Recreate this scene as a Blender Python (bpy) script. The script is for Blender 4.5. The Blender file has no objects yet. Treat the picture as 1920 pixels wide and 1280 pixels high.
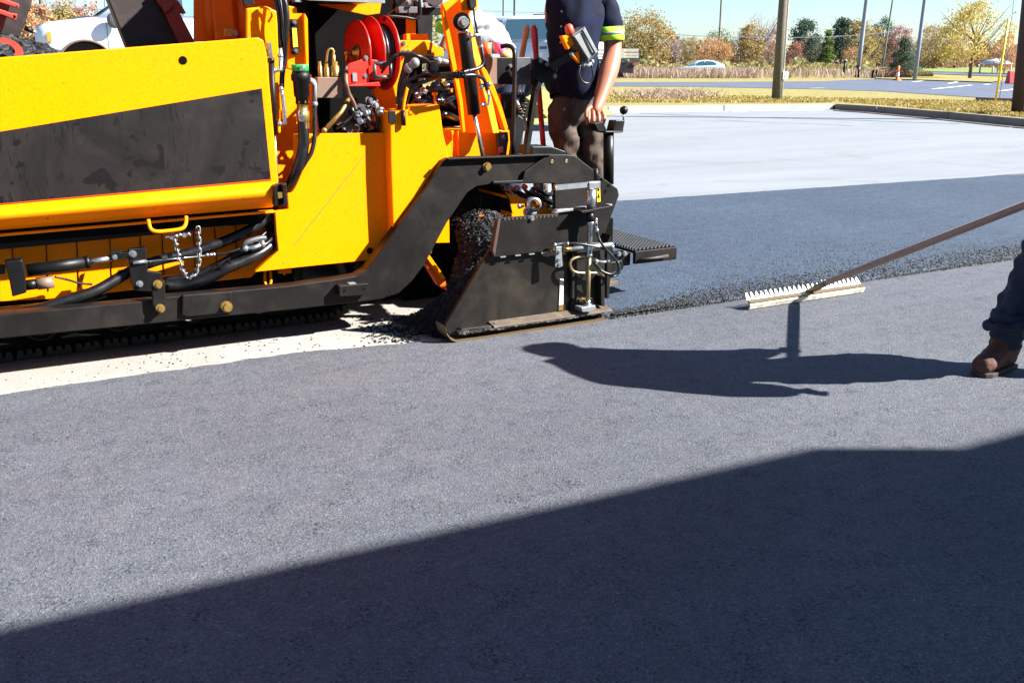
import bpy, math, random
from mathutils import Vector, noise
random.seed(7)
PI = math.pi
S = bpy.context.scene
COL = S.collection
# ------------------------------------------------------------------ camera model (used to place things at measured spots)
FPX = 1757.0; PITCH = math.radians(16.6); AZ = math.radians(62); EYE = 1.45
CF = Vector((math.cos(AZ)*math.cos(PITCH), math.sin(AZ)*math.cos(PITCH), -math.sin(PITCH)))
CR = Vector((math.sin(AZ), -math.cos(AZ), 0)); CU = CR.cross(CF)
CAM = Vector((0, 0, EYE))
def ray(u, v): return CF + CR*((u-960)/FPX) - CU*((v-640)/FPX)
def W(u, v, y):                       # point on the upright plane Y = y (parallel to the paving direction)
    d = ray(u, v); return CAM + d*(y/d.y)
def G(u, v, z=0.0):                   # point at height z
    d = ray(u, v); return CAM + d*((z-EYE)/d.z)
def D(u, v, dist): return CAM + ray(u, v)*dist
def PL(u, v, p0, n):
    d = ray(u, v); return CAM + d*((p0-CAM).dot(n)/d.dot(n))
# ------------------------------------------------------------------ materials
def newmat(name):
    m = bpy.data.materials.new(name); m.use_nodes = True
    nt = m.node_tree; b = nt.nodes['Principled BSDF']; return m, nt, b
def nd(nt, t, **k):
    n = nt.nodes.new(t)
    for a, v in k.items():
        if a.startswith('i_'): n.inputs[int(a[2:])].default_value = v
        else: setattr(n, a, v)
    return n
def ramp(nt, src, stops):
    r = nt.nodes.new('ShaderNodeValToRGB'); e = r.color_ramp.elements
    while len(e) < len(stops): e.new(0.5)
    for x, (p, c) in zip(e, stops):
        x.position = p; x.color = (c[0], c[1], c[2], 1) if hasattr(c, '__len__') else (c, c, c, 1)
    nt.links.new(src, r.inputs[0]); return r.outputs[0]
def mixc(nt, fac, a, b, mode='MIX'):
    m = nt.nodes.new('ShaderNodeMix'); m.data_type = 'RGBA'; m.blend_type = mode
    def put(i, v):
        if hasattr(v, 'is_linked') or hasattr(v, 'links'): nt.links.new(v, m.inputs[i])
        elif hasattr(v, '__len__'): m.inputs[i].default_value = (v[0], v[1], v[2], 1)
        else: m.inputs[i].default_value = v
    put(0, fac); put(6, a); put(7, b); return m.outputs[2]
def tnoise(nt, co, scale, detail=4, rough=.55, dist=0):
    n = nd(nt, 'ShaderNodeTexNoise'); n.inputs['Scale'].default_value = scale
    n.inputs['Detail'].default_value = detail; n.inputs['Roughness'].default_value = rough
    n.inputs['Distortion'].default_value = dist
    nt.links.new(co, n.inputs['Vector']); return n.outputs['Fac']
def coords(nt, scale=None):
    g = nt.nodes.new('ShaderNodeNewGeometry'); s = g.outputs['Position']
    if scale:
        mp = nt.nodes.new('ShaderNodeMapping'); mp.inputs['Scale'].default_value = scale
        nt.links.new(s, mp.inputs['Vector']); return mp.outputs[0]
    return s
def bump(nt, b, h, strength=.3, dist=.01):
    n = nt.nodes.new('ShaderNodeBump'); n.inputs['Strength'].default_value = strength
    n.inputs['Distance'].default_value = dist
    nt.links.new(h, n.inputs['Height']); nt.links.new(n.outputs[0], b.inputs['Normal'])
def paint(name, col, rough=.4, metal=0.0, dirt=.12, dirtcol=(.10,.085,.07), scale=6, bmp=.05, spec=.5, coat=0, fine=90, specks=0):
    m, nt, b = newmat(name); co = coords(nt)
    n1 = tnoise(nt, co, scale, 6, .6, .4); n2 = tnoise(nt, co, fine, 3)
    f = ramp(nt, n1, [(.45, 0.0), (.75, dirt)])
    c = mixc(nt, f, col, dirtcol)
    v = ramp(nt, n2, [(.3, .90), (.7, 1.06)])
    c = mixc(nt, 1.0, c, v, 'MULTIPLY')
    if specks:
        sp = tnoise(nt, co, 55, 2, .5); gate = tnoise(nt, co, 2.6, 3, .6)
        mm = nd(nt, 'ShaderNodeMath', operation='MULTIPLY'); nt.links.new(ramp(nt, sp, [(.72,0),(.735,1)]), mm.inputs[0]); nt.links.new(ramp(nt, gate, [(.45,.15),(.6,1)]), mm.inputs[1])
        c = mixc(nt, mm.outputs[0], c, (.03,.02,.015))
        scr = tnoise(nt, coords(nt, (3,3,60)), 1.0, 4, .8, 1.2); c = mixc(nt, ramp(nt, scr, [(.70,0),(.74,specks)]), c, (.45,.12,.01))
    nt.links.new(c, b.inputs['Base Color'])
    rr = nd(nt, 'ShaderNodeMapRange', i_1=.3, i_2=.7, i_3=max(.03, rough-.07), i_4=min(1, rough+.12))
    nt.links.new(n1, rr.inputs[0]); nt.links.new(rr.outputs[0], b.inputs['Roughness'])
    b.inputs['Metallic'].default_value = metal; b.inputs['Specular IOR Level'].default_value = spec
    b.inputs['Coat Weight'].default_value = coat
    if bmp: bump(nt, b, n2, bmp, .002)
    return m
YEL = (1.0, .245, .000)
M = {}
M['yellow'] = paint('machine_yellow', YEL, .38, dirt=.12, dirtcol=(.62,.14,.002), scale=1.7, bmp=.02, spec=.12, coat=.0, specks=.35)
M['black'] = paint('black_paint', (.0055,.0045,.0042), .5, dirt=.6, dirtcol=(.021,.0165,.013), scale=5, bmp=.35, spec=.22)
M['blackplain'] = paint('black_plain', (.003,.003,.0032), .42, dirt=.3, dirtcol=(.010,.009,.008), bmp=.05, spec=.28)
M['rubber'] = paint('rubber_hose', (.004,.004,.0045), .34, dirt=.5, dirtcol=(.013,.0125,.012), scale=14, bmp=.1)
M['void'] = paint('near_black', (.0015,.0013,.0013), .9, dirt=.3, dirtcol=(.006,.005,.004), spec=.1)  # near-black fill for cavities, holes and some black parts
M['steel'] = paint('bright_steel', (.46,.48,.50), .28, metal=.9, dirt=.25, dirtcol=(.25,.2,.15), scale=20)
M['zinc'] = paint('galvanised', (.26,.29,.31), .38, metal=.6, dirt=.3, dirtcol=(.2,.17,.13), scale=25)
M['brass'] = paint('yellow_zinc_brass', (.42,.27,.07), .33, metal=.8, dirt=.4, dirtcol=(.2,.12,.05), scale=30)
M['orange'] = paint('shaded_yellow_orange', (.95,.125,.004), .38, dirt=.15, dirtcol=(.5,.07,.01), scale=2, bmp=.02, spec=.15)  # shade of the machine yellow put into the colour, for bulkhead and auger gate
M['red'] = paint('red_enamel', (.62,.018,.008), .3, dirt=.1, coat=.3)
M['redlead'] = paint('red_primer', (.33,.028,.014), .5, dirt=.3, dirtcol=(.12,.05,.04), scale=9)
M['truckbed'] = paint('worn_dark_steel', (.016,.009,.008), .55, dirt=.7, dirtcol=(.055,.036,.030), scale=4, bmp=.3)
M['white'] = paint('white_car_paint', (.55,.60,.68), .25, dirt=.08, dirtcol=(.5,.48,.45), coat=.4, bmp=0)
M['carblue'] = paint('pale_blue_car_paint', (.42,.50,.62), .25, dirt=.05, coat=.5, bmp=0)
M['green'] = paint('green_cap', (.01,.35,.05), .4)
M['tan'] = paint('tan_plate', (.16,.095,.065), .5, dirt=.3)
M['wood'] = paint('ash_wood', (.55,.33,.12), .5, dirt=.35, dirtcol=(.28,.14,.05), scale=12)
M['redwood'] = paint('red_painted_wood', (.50,.035,.03), .42, dirt=.2)
M['orangeplastic'] = paint('orange_plastic', (.85,.13,.02), .4)
M['pinkplastic'] = paint('pink_plastic', (.85,.16,.35), .35)
M['grey'] = paint('grey_plastic', (.055,.058,.065), .45, dirt=.3)
M['lightgrey'] = paint('light_grey_metal', (.26,.28,.29), .35, metal=.4, dirt=.2, dirtcol=(.3,.28,.25))
M['rake'] = paint('bare_aluminium', (.66,.63,.54), .38, metal=.3, dirt=.85, dirtcol=(.20,.14,.08), scale=22)
M['handle'] = paint('brown_fibre_handle', (.38,.25,.19), .4, dirt=.4, dirtcol=(.24,.16,.12), scale=14)
M['skin'] = paint('skin', (.36,.135,.075), .45, dirt=.3, dirtcol=(.38,.13,.08), scale=14, bmp=.25, fine=160)
M['navy'] = paint('navy_cotton', (.005,.007,.020), .8, dirt=.7, dirtcol=(.014,.020,.052), scale=9, bmp=.5, fine=300, spec=.15)
M['brownpants'] = paint('brown_work_trousers', (.036,.019,.011), .8, dirt=.85, dirtcol=(.13,.105,.085), scale=7, bmp=.5, fine=260)  # pale blotches mix knee dust with lit folds painted into the colour
M['denim'] = paint('dark_denim', (.005,.012,.032), .8, dirt=.7, dirtcol=(.018,.042,.095), scale=7, bmp=.6, fine=300)
M['boot'] = paint('brown_leather', (.075,.027,.018), .8, dirt=.6, dirtcol=(.14,.08,.055), scale=11, bmp=.5, fine=120)
M['sole'] = paint('boot_sole', (.02,.012,.008), .7, dirt=.5)
M['hivis'] = paint('hi_vis_yellow', (.45,.95,.03), .6, dirt=.05)
M['silvertape'] = paint('reflective_tape', (.22,.24,.25), .4, dirt=.1)
M['whiteshirt'] = paint('white_cotton', (.36,.36,.39), .8, dirt=.2, dirtcol=(.55,.5,.5), bmp=.4)
M['polewood'] = paint('weathered_pole', (.10,.085,.06), .8, dirt=.7, dirtcol=(.17,.145,.11), scale=8, bmp=.4)
M['polebrown'] = paint('creosoted_pole', (.035,.018,.017), .8, dirt=.6, dirtcol=(.07,.04,.035), scale=8, bmp=.4)
M['polegrey'] = paint('galvanised_pole', (.20,.24,.30), .5, dirt=.3)
M['polegreen'] = paint('green_pole', (.13,.17,.13), .6)
M['conduit'] = paint('pvc_conduit', (.55,.58,.60), .5)
M['yellowplastic'] = paint('yellow_guy_guard', (.85,.58,.02), .4)
M['redbarrier'] = paint('red_barrier_plastic', (.55,.03,.03), .5)
M['rooftile'] = paint('faded_red_roof', (.50,.20,.18), .8)
M['conc'] = paint('kerb_concrete', (.30,.32,.33), .85, dirt=.6, dirtcol=(.20,.20,.19), scale=3, bmp=.4)
M['browncurb'] = paint('stained_kerb_concrete', (.20,.155,.125), .85, dirt=.6, dirtcol=(.10,.08,.065), scale=2.5, bmp=.4)
M['bark'] = paint('bark', (.10,.075,.055), .9, dirt=.5, bmp=.6, scale=12)
M['barkgrey'] = paint('grey_bark', (.26,.20,.21), .9, dirt=.5, bmp=.3, scale=12)
M['planks'] = paint('weathered_planks', (.55,.50,.40), .7, dirt=.5, dirtcol=(.3,.25,.2), scale=14)
M['stripe'] = paint('white_marking', (.75,.75,.73), .7, dirt=.3, dirtcol=(.4,.4,.4), scale=4)
M['amber'] = paint('amber_lens', (.80,.24,.02), .2, coat=.5)
M['lens'] = paint('clear_lens', (.55,.62,.72), .12, coat=.6)
M['redlens'] = paint('red_lens', (.60,.06,.02), .2, coat=.5)
M['tyre'] = paint('tyre_rubber', (.012,.012,.012), .8)
M['trackrub'] = paint('dusty_track_rubber', (.008,.006,.005), .8, dirt=.7, dirtcol=(.035,.027,.019), scale=9, bmp=.6)
M['gatesteel'] = paint('worn_gate_steel', (.006,.005,.0042), .42, metal=.1, dirt=.85, dirtcol=(.034,.024,.014), scale=4.0, bmp=.3, fine=240, spec=.4)
M['dustysteel'] = paint('dusty_steel', (.085,.062,.045), .6, dirt=.8, dirtcol=(.17,.125,.085), scale=14, bmp=.4)
M['skiedge'] = paint('scuffed_ski_steel', (.16,.11,.06), .45, metal=.4, dirt=.7, dirtcol=(.07,.055,.045), scale=12, bmp=.3)
M['brasswire'] = paint('dull_yellow_zinc', (.30,.22,.12), .38, metal=.7, dirt=.3, dirtcol=(.15,.1,.06))
M['stopred'] = paint('red_button', (.75,.07,.03), .35)
M['rustedge'] = paint('rusty_cut_edge', (.05,.022,.011), .7, dirt=.6, dirtcol=(.03,.018,.012), scale=14)
m, nt, b = newmat('tinted_glass'); b.inputs['Base Color'].default_value = (.035,.09,.11,1); b.inputs['Roughness'].default_value = .06
b.inputs['Coat Weight'].default_value = 1; M['glass'] = m
m, nt, b = newmat('pale_glass'); b.inputs['Base Color'].default_value = (.16,.30,.34,1); b.inputs['Roughness'].default_value = .05
b.inputs['Coat Weight'].default_value = 1; M['paleglass'] = m

# black vinyl panel on hopper with smears and dust
m, nt, b = newmat('dusty_black_panel'); co = coords(nt)
n1 = tnoise(nt, co, 2.2, 7, .62, .9); n2 = tnoise(nt, co, 420, 2); n3 = tnoise(nt, coords(nt, (26, 26, 5)), 1.0, 5, .7, 1.8)
c = mixc(nt, ramp(nt, n1, [(.38,0),(.62,1)]), (.0045,.0035,.0033), (.0165,.013,.012))
sm = ramp(nt, n3, [(.50,0),(.54,.0),(.62,.9)])
big = tnoise(nt, co, 4.5, 3, .5, 1.2)
sm2 = nd(nt, 'ShaderNodeMath', operation='MULTIPLY'); nt.links.new(sm, sm2.inputs[0]); nt.links.new(ramp(nt, big, [(.42,0),(.50,1)]), sm2.inputs[1])
c = mixc(nt, sm2.outputs[0], c, (.0016,.0008,.001))
blot = ramp(nt, tnoise(nt, co, 9, 2, .5, .6), [(.64,0),(.65,1)])
c = mixc(nt, blot, c, (.0016,.0006,.001))
c = mixc(nt, ramp(nt, n2, [(.64,0),(.72,.6)]), c, (.040,.036,.032))
nt.links.new(c, b.inputs['Base Color']); b.inputs['Roughness'].default_value = .6; b.inputs['Specular IOR Level'].default_value = .2; bump(nt, b, n2, .2, .001)
M['panel'] = m

def asphalt(name, c0, c1, grain, bs, spec_n=.3, pits=.5, rough=.8, patch=(.85,1.12)):
    m, nt, b = newmat(name); co = coords(nt)
    big = tnoise(nt, co, .55, 5, .6, .3); mid = tnoise(nt, co, 24, 4, .7)
    vo = nd(nt, 'ShaderNodeTexVoronoi'); vo.inputs['Scale'].default_value = grain; nt.links.new(co, vo.inputs['Vector'])
    sep = nt.nodes.new('ShaderNodeSeparateColor'); nt.links.new(vo.outputs['Color'], sep.inputs[0])
    c = mixc(nt, ramp(nt, sep.outputs[0], [(.1,0),(.9,1)]), c0, c1)
    lite = ramp(nt, sep.outputs[1], [(.90,0),(.985,spec_n)])
    c = mixc(nt, lite, c, (.26,.24,.22))
    pn = nd(nt, 'ShaderNodeMath', operation='MULTIPLY_ADD'); nt.links.new(tnoise(nt, co, 9, 3, .6), pn.inputs[0]); pn.inputs[1].default_value = .45
    nt.links.new(tnoise(nt, co, grain*.48, 3, .7), pn.inputs[2])
    dark = ramp(nt, pn.outputs[0], [(.565,pits),(.645,0)])
    c = mixc(nt, dark, c, (.010,.010,.011))
    c = mixc(nt, 1.0, c, ramp(nt, big, [(.3,patch[0]),(.7,patch[1])]), 'MULTIPLY')
    c = mixc(nt, 1.0, c, ramp(nt, mid, [(.3,.86),(.7,1.14)]), 'MULTIPLY')
    c = mixc(nt, 1.0, c, ramp(nt, tnoise(nt, coords(nt, (.22,5.5,1)), 1.0, 4, .6, .2), [(.3,.93),(.7,1.07)]), 'MULTIPLY')
    c = mixc(nt, 1.0, c, ramp(nt, tnoise(nt, co, 4.5, 4, .6), [(.35,(.95,.985,1.0)),(.65,(1.04,1.0,1.0))]), 'MULTIPLY')
    nt.links.new(c, b.inputs['Base Color']); b.inputs['Roughness'].default_value = rough
    b.inputs['Specular IOR Level'].default_value = .35
    h = mixc(nt, .5, vo.outputs['Distance'], mid); bump(nt, b, h, bs, .006)
    return m
M['oldmat'] = asphalt('rolled_asphalt', (.055,.0605,.072), (.091,.098,.115), 180, .7, .35, .85, .82)
M['newmat'] = asphalt('fresh_asphalt', (.023,.035,.052), (.054,.076,.112), 120, .9, .2, .85, .68)
M['hotmix'] = asphalt('loose_hot_mix', (.003,.0028,.003), (.013,.0125,.013), 70, 1.0, .04, .5, .6)
M['farlot'] = asphalt('parking_asphalt', (.065,.08,.115), (.095,.11,.15), 20, .2, .1, .1)
# pale milled base
m, nt, b = newmat('pale_milled_pavement'); co = coords(nt)
n1 = tnoise(nt, co, 1.3, 6, .65, .6); n2 = tnoise(nt, coords(nt, (1,7,1)), 5, 5, .7); n3 = tnoise(nt, co, 60, 3, .6)
c = mixc(nt, ramp(nt, n1, [(.35,0),(.7,1)]), (.285,.275,.25), (.215,.20,.175))
c = mixc(nt, ramp(nt, n2, [(.55,0),(.75,.5)]), c, (.22,.18,.15))
c = mixc(nt, ramp(nt, n3, [(.64,0),(.70,.8)]), c, (.06,.05,.045))
nt.links.new(c, b.inputs['Base Color']); b.inputs['Roughness'].default_value = .9; bump(nt, b, n3, .5, .004); M['base'] = m
m, nt, b = newmat('pale_lot_surface'); co = coords(nt)
n1 = tnoise(nt, coords(nt, (.25,1,1)), .8, 6, .65, .6); n3 = tnoise(nt, co, 35, 3, .6)
c = mixc(nt, ramp(nt, n1, [(.35,0),(.7,1)]), (.185,.20,.215), (.155,.168,.182))
c = mixc(nt, ramp(nt, n3, [(.68,0),(.74,.6)]), c, (.10,.10,.10))
c = mixc(nt, ramp(nt, tnoise(nt, co, 7, 4, .75), [(.66,0),(.72,.45)]), c, (.11,.11,.11))
c = mixc(nt, 1.0, c, ramp(nt, tnoise(nt, coords(nt, (.12,2.2,1)), 1.0, 5, .65, .5), [(.35,.94),(.65,1.03)]), 'MULTIPLY')
c = mixc(nt, ramp(nt, tnoise(nt, co, .6, 3, .5, 1.5), [(.60,0),(.66,.25)]), c, (.12,.115,.11))
nt.links.new(c, b.inputs['Base Color']); b.inputs['Roughness'].default_value = .88; bump(nt, b, n3, .4, .004); M['lot'] = m
def grassmat(name, a, bb, c3, s=1.2):
    m, nt, b = newmat(name); co = coords(nt)
    c = mixc(nt, ramp(nt, tnoise(nt, co, s, 6, .7, .4), [(.35,0),(.65,1)]), a, bb)
    c = mixc(nt, ramp(nt, tnoise(nt, co, s*9, 4, .7), [(.5,0),(.75,.8)]), c, c3)
    nt.links.new(c, b.inputs['Base Color']); b.inputs['Roughness'].default_value = .95
    bump(nt, b, tnoise(nt, co, s*14, 4, .7), .8, .05); return m
M['drygrass'] = grassmat('dormant_turf', (.25,.20,.05), (.17,.15,.035), (.32,.27,.12))
M['lawn'] = grassmat('green_lawn', (.11,.17,.025), (.16,.19,.04), (.18,.17,.05), .2)
M['earth'] = grassmat('dry_field', (.24,.18,.08), (.19,.16,.07), (.30,.24,.13), .3)
def leafmat(name, cols):
    m, nt, b = newmat(name)
    g = nt.nodes.new('ShaderNodeNewGeometry')
    st = [(i/max(1, len(cols)-1), c) for i, c in enumerate(cols)]
    c = ramp(nt, g.outputs['Random Per Island'], st)
    nt.links.new(c, b.inputs['Base Color']); b.inputs['Roughness'].default_value = .7
    b.inputs['Specular IOR Level'].default_value = .2
    # light passing through thin leaves
    tr = nt.nodes.new('ShaderNodeBsdfTranslucent'); nt.links.new(c, tr.inputs[0])
    mx = nt.nodes.new('ShaderNodeMixShader'); mx.inputs[0].default_value = .3
    nt.links.new(b.outputs[0], mx.inputs[1]); nt.links.new(tr.outputs[0], mx.inputs[2])
    nt.links.new(mx.outputs[0], nt.nodes['Material Output'].inputs[0]); return m
# ------------------------------------------------------------------ mesh builder
class MB:
    def __init__(s): s.v = []; s.f = []; s.sm = []
    def add(s, vs, fs, smooth=False):
        k = len(s.v); s.v += [Vector(p) for p in vs]; s.f += [[i+k for i in q] for q in fs]; s.sm += [smooth]*len(fs); return s
    def prism(s, pts, d):                      # polygon swept by vector d
        n = len(pts); d = Vector(d); a = [Vector(p) for p in pts]
        nrm = Vector((0,0,0))
        for i in range(n): nrm += a[i].cross(a[(i+1) % n])
        if nrm.dot(d) > 0: a = a[::-1]
        vs = a + [p+d for p in a]
        return s.add(vs, [list(range(n)), list(range(2*n-1, n-1, -1))] + [[i, i+n, (i+1) % n+n, (i+1) % n] for i in range(n)])
    def box(s, a, b):
        x0, x1 = sorted((a[0], b[0])); y0, y1 = sorted((a[1], b[1])); z0, z1 = sorted((a[2], b[2]))
        return s.add([(x0,y0,z0),(x1,y0,z0),(x1,y1,z0),(x0,y1,z0),(x0,y0,z1),(x1,y0,z1),(x1,y1,z1),(x0,y1,z1)],
                     [[0,3,2,1],[4,5,6,7],[0,1,5,4],[1,2,6,5],[2,3,7,6],[3,0,4,7]])
    def bar(s, p0, p1, w, h, up=(0,0,1)):      # square bar between points
        p0 = Vector(p0); p1 = Vector(p1); t = (p1-p0).normalized(); up = Vector(up)
        sd = t.cross(up); sd = sd.normalized() if sd.length > 1e-4 else Vector((1,0,0)); u2 = sd.cross(t)
        c = [(-1,-1),(1,-1),(1,1),(-1,1)]
        return s.add([p + sd*(w/2*i) + u2*(h/2*j) for p in (p0, p1) for i, j in c], [[0,1,2,3],[7,6,5,4],[0,4,5,1],[1,5,6,2],[2,6,7,3],[3,7,4,0]])
    def tube(s, pts, r, n=10, cap=True):
        pts = [Vector(p) for p in pts]; m = len(pts); rr = r if hasattr(r, '__len__') else [r]*m
        ref = None; vs = []
        for i, p in enumerate(pts):
            t = (pts[min(i+1, m-1)] - pts[max(i-1, 0)]); t = t.normalized() if t.length > 1e-9 else Vector((0,0,1))
            if ref is None: ref = t.orthogonal().normalized()
            ref = ref - t*ref.dot(t)
            ref = ref.normalized() if ref.length > 1e-6 else t.orthogonal().normalized()
            b2 = t.cross(ref)
            for k in range(n):
                a = 2*PI*k/n; vs.append(p + (ref*math.cos(a) + b2*math.sin(a))*rr[i])
        fs = [[i*n+k, i*n+(k+1) % n, (i+1)*n+(k+1) % n, (i+1)*n+k] for i in range(m-1) for k in range(n)]
        k0 = len(s.v); s.add(vs, fs, True)
        if cap:
            s.f += [[k0+k for k in range(n-1, -1, -1)], [k0+(m-1)*n+k for k in range(n)]]; s.sm += [False, False]
        return s
    def cyl(s, p0, p1, r0, r1=None, n=16): return s.tube([p0, p1], [r0, r0 if r1 is None else r1], n)
    def lathe(s, p0, ax, prof, n=24):          # prof: (distance along axis, radius)
        p0 = Vector(p0); ax = Vector(ax).normalized(); a = ax.orthogonal().normalized(); b2 = ax.cross(a); vs = []
        for (h, r) in prof:
            for k in range(n):
                t = 2*PI*k/n; vs.append(p0 + ax*h + (a*math.cos(t)+b2*math.sin(t))*r)
        m = len(prof)
        return s.add(vs, [[i*n+k, i*n+(k+1) % n, (i+1)*n+(k+1) % n, (i+1)*n+k] for i in range(m-1) for k in range(n)], True)
    def ball(s, c, r, n=12, sc=(1,1,1)):
        c = Vector(c); vs = []; m = n//2+1
        for i in range(m+1):
            a = PI*i/m
            for k in range(n):
                t = 2*PI*k/n; vs.append(c + Vector((math.sin(a)*math.cos(t)*sc[0], math.sin(a)*math.sin(t)*sc[1], math.cos(a)*sc[2]))*r)
        return s.add(vs, [[i*n+k, (i+1)*n+k, (i+1)*n+(k+1) % n, i*n+(k+1) % n] for i in range(m) for k in range(n)], True)
    def torus(s, c, ax, R, r, n=28, k=8, a0=0, a1=2*PI, sx=1, refdir=None):
        ax = Vector(ax).normalized(); a = Vector(refdir).normalized() if refdir else ax.orthogonal().normalized(); b2 = ax.cross(a); full = abs(a1-a0) > 6.2
        pts = [Vector(c) + a*math.cos(t)*R*sx + b2*math.sin(t)*R for t in [a0+(a1-a0)*i/n for i in range(n+1)]]
        return s.tube(pts, r, k, not full)
    def hexbolt(s, c, r, h, ax=(0,-1,0)):
        ax = Vector(ax).normalized(); c = Vector(c)
        s.cyl(c, c+ax*h*.3, r*1.3, n=16); return s.tube([c+ax*h*.3, c+ax*h], r, 6)
    def build(s, name, mat, parent=None, bev=0, smooth=None, mods=None):
        off = Vector((0,0,0)); q = parent
        while q is not None: off += q.location; q = q.parent
        me = bpy.data.meshes.new(name); me.from_pydata([p-off for p in s.v], [], s.f)
        me.materials.append(M[mat] if isinstance(mat, str) else mat)
        me.polygons.foreach_set('use_smooth', s.sm if smooth is None else [smooth]*len(s.f)); me.update()
        o = bpy.data.objects.new(name, me); COL.objects.link(o)
        if parent: o.parent = parent
        if bev:
            bm = o.modifiers.new('bevel', 'BEVEL'); bm.width = bev; bm.segments = 2; bm.limit_method = 'ANGLE'; bm.angle_limit = math.radians(40)
            bm.harden_normals = False
        return o
def tag(o, label=None, cat=None, group=None, kind=None):
    if label: o['label'] = label
    if cat: o['category'] = cat
    if group: o['group'] = group
    if kind: o['kind'] = kind
    return o
def empty(name, loc, label, cat, group=None):
    o = bpy.data.objects.new(name, None); COL.objects.link(o); o.location = loc; o.empty_display_size = .2
    return tag(o, label, cat, group)
def copy_tree(o, parent=None):
    c = o.copy(); COL.objects.link(c)
    if parent: c.parent = parent
    for ch in list(o.children): copy_tree(ch, c)
    return c
def smooth_path(pts, k=6):
    p = [Vector(q) for q in pts]
    if len(p) < 3: return p
    p = [p[0]*2-p[1]] + p + [p[-1]*2-p[-2]]; out = []
    for i in range(1, len(p)-2):
        a, b, c, d = p[i-1:i+3]
        for j in range(k):
            t = j/k; out.append(.5*((2*b)+(c-a)*t+(2*a-5*b+4*c-d)*t*t+(3*b-a-3*c+d)*t**3))
    return out+[p[-2]]
def hose(pts, r, name='hose', mat='rubber', parent=None, n=9):
    w = [W(*q) for q in pts]; return MB().tube(smooth_path(w), r, n).build(name, mat, parent)
def plate(pts, y, t, name, mat, parent, bev=.003):
    return MB().prism([W(u, v, y) for u, v in pts], (0, t, 0)).build(name, mat, parent, bev)
def skin(name, chain, mat, parent, sub=2, disp=0, dscale=.12, z=1.0):
    """chain: dict id -> (pos, radius or (rx, ry), parent id or None); first entry is the root"""
    ids = list(chain); off = Vector((0,0,0)); q = parent
    while q is not None: off += q.location; q = q.parent
    vs = [Vector(chain[i][0])-off for i in ids]
    es = [(ids.index(chain[i][2]), ids.index(i)) for i in ids if chain[i][2] is not None]
    me = bpy.data.meshes.new(name); me.from_pydata(vs, es, []); me.materials.append(M[mat])
    o = bpy.data.objects.new(name, me); COL.objects.link(o); o.parent = parent
    sk = o.modifiers.new('skin', 'SKIN'); sk.use_smooth_shade = True
    lay = me.skin_vertices[0].data
    for i, k in enumerate(ids):
        r = chain[k][1]; r = (r, r) if not hasattr(r, '__len__') else r; lay[i].radius = (r[0]*1.17, r[1]*1.17); lay[i].use_root = (i == 0)
    ss = o.modifiers.new('sub', 'SUBSURF'); ss.levels = sub; ss.render_levels = sub
    if disp:
        tx = bpy.data.textures.new(name+'_folds', 'CLOUDS'); tx.noise_scale = dscale; tx.noise_depth = 1
        d = o.modifiers.new('folds', 'DISPLACE'); d.texture = tx; d.strength = disp; d.mid_level = .5
    return o
def text(body, size, loc, rot, name, mat, parent, ext=.0004, align='LEFT'):
    cu = bpy.data.curves.new(name, 'FONT'); cu.body = body; cu.size = size; cu.extrude = ext; cu.align_x = align
    tmp = bpy.data.objects.new(name, cu); COL.objects.link(tmp); bpy.context.view_layer.update()
    me = bpy.data.meshes.new_from_object(tmp.evaluated_get(bpy.context.evaluated_depsgraph_get())); bpy.data.objects.remove(tmp)
    me.materials.clear(); me.materials.append(M[mat]); o = bpy.data.objects.new(name, me); COL.objects.link(o)
    off = Vector((0,0,0)); q = parent
    while q is not None: off += q.location; q = q.parent
    o.location = Vector(loc)-off; o.rotation_euler = rot; o.parent = parent; return o
# ------------------------------------------------------------------ camera, sun, sky
cd = bpy.data.cameras.new('camera'); co_ = bpy.data.objects.new('camera', cd); COL.objects.link(co_); S.camera = co_
co_.location = CAM; cd.sensor_width = 36; cd.lens = FPX/1920*36; cd.clip_end = 4000; cd.clip_start = .05
from mathutils import Matrix
co_.matrix_world = Matrix.Translation(CAM) @ Matrix((CR, CU, -CF)).transposed().to_4x4()
SUN_EL = math.radians(36); SD = Vector((.787*math.cos(SUN_EL), -.617*math.cos(SUN_EL), math.sin(SUN_EL)))   # towards the sun
sl = bpy.data.lights.new('sun', 'SUN'); sl.energy = 5.0; sl.angle = math.radians(.53); sl.color = (1, .965, .915)
so = bpy.data.objects.new('sun', sl); COL.objects.link(so); so.rotation_euler = (-SD).to_track_quat('-Z', 'Y').to_euler(); so.location = (3, -3, 8)
wd = bpy.data.worlds.new('World'); S.world = wd; wd.use_nodes = True; wn = wd.node_tree
sky = wn.nodes.new('ShaderNodeTexSky'); sky.sky_type = 'NISHITA'; sky.sun_disc = False; sky.sun_elevation = SUN_EL
sky.sun_rotation = math.atan2(SD.x, SD.y); sky.air_density = 1.0; sky.dust_density = .25; sky.ozone_density = 1.6
bg = wn.nodes['Background']; tint = wn.nodes.new('ShaderNodeMix'); tint.data_type = 'RGBA'; tint.blend_type = 'MULTIPLY'; tint.inputs[0].default_value = 1; tint.inputs[7].default_value = (.70, .82, .95, 1)
wn.links.new(sky.outputs[0], tint.inputs[6]); wn.links.new(tint.outputs[2], bg.inputs[0]); bg.inputs[1].default_value = .05
S.view_settings.view_transform = 'Standard'; S.view_settings.look = 'None'; S.view_settings.exposure = 2.05; S.view_settings.gamma = 1
S.view_settings.use_curve_mapping = False
try: S.cycles.max_bounces = 6
except Exception: pass
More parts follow.
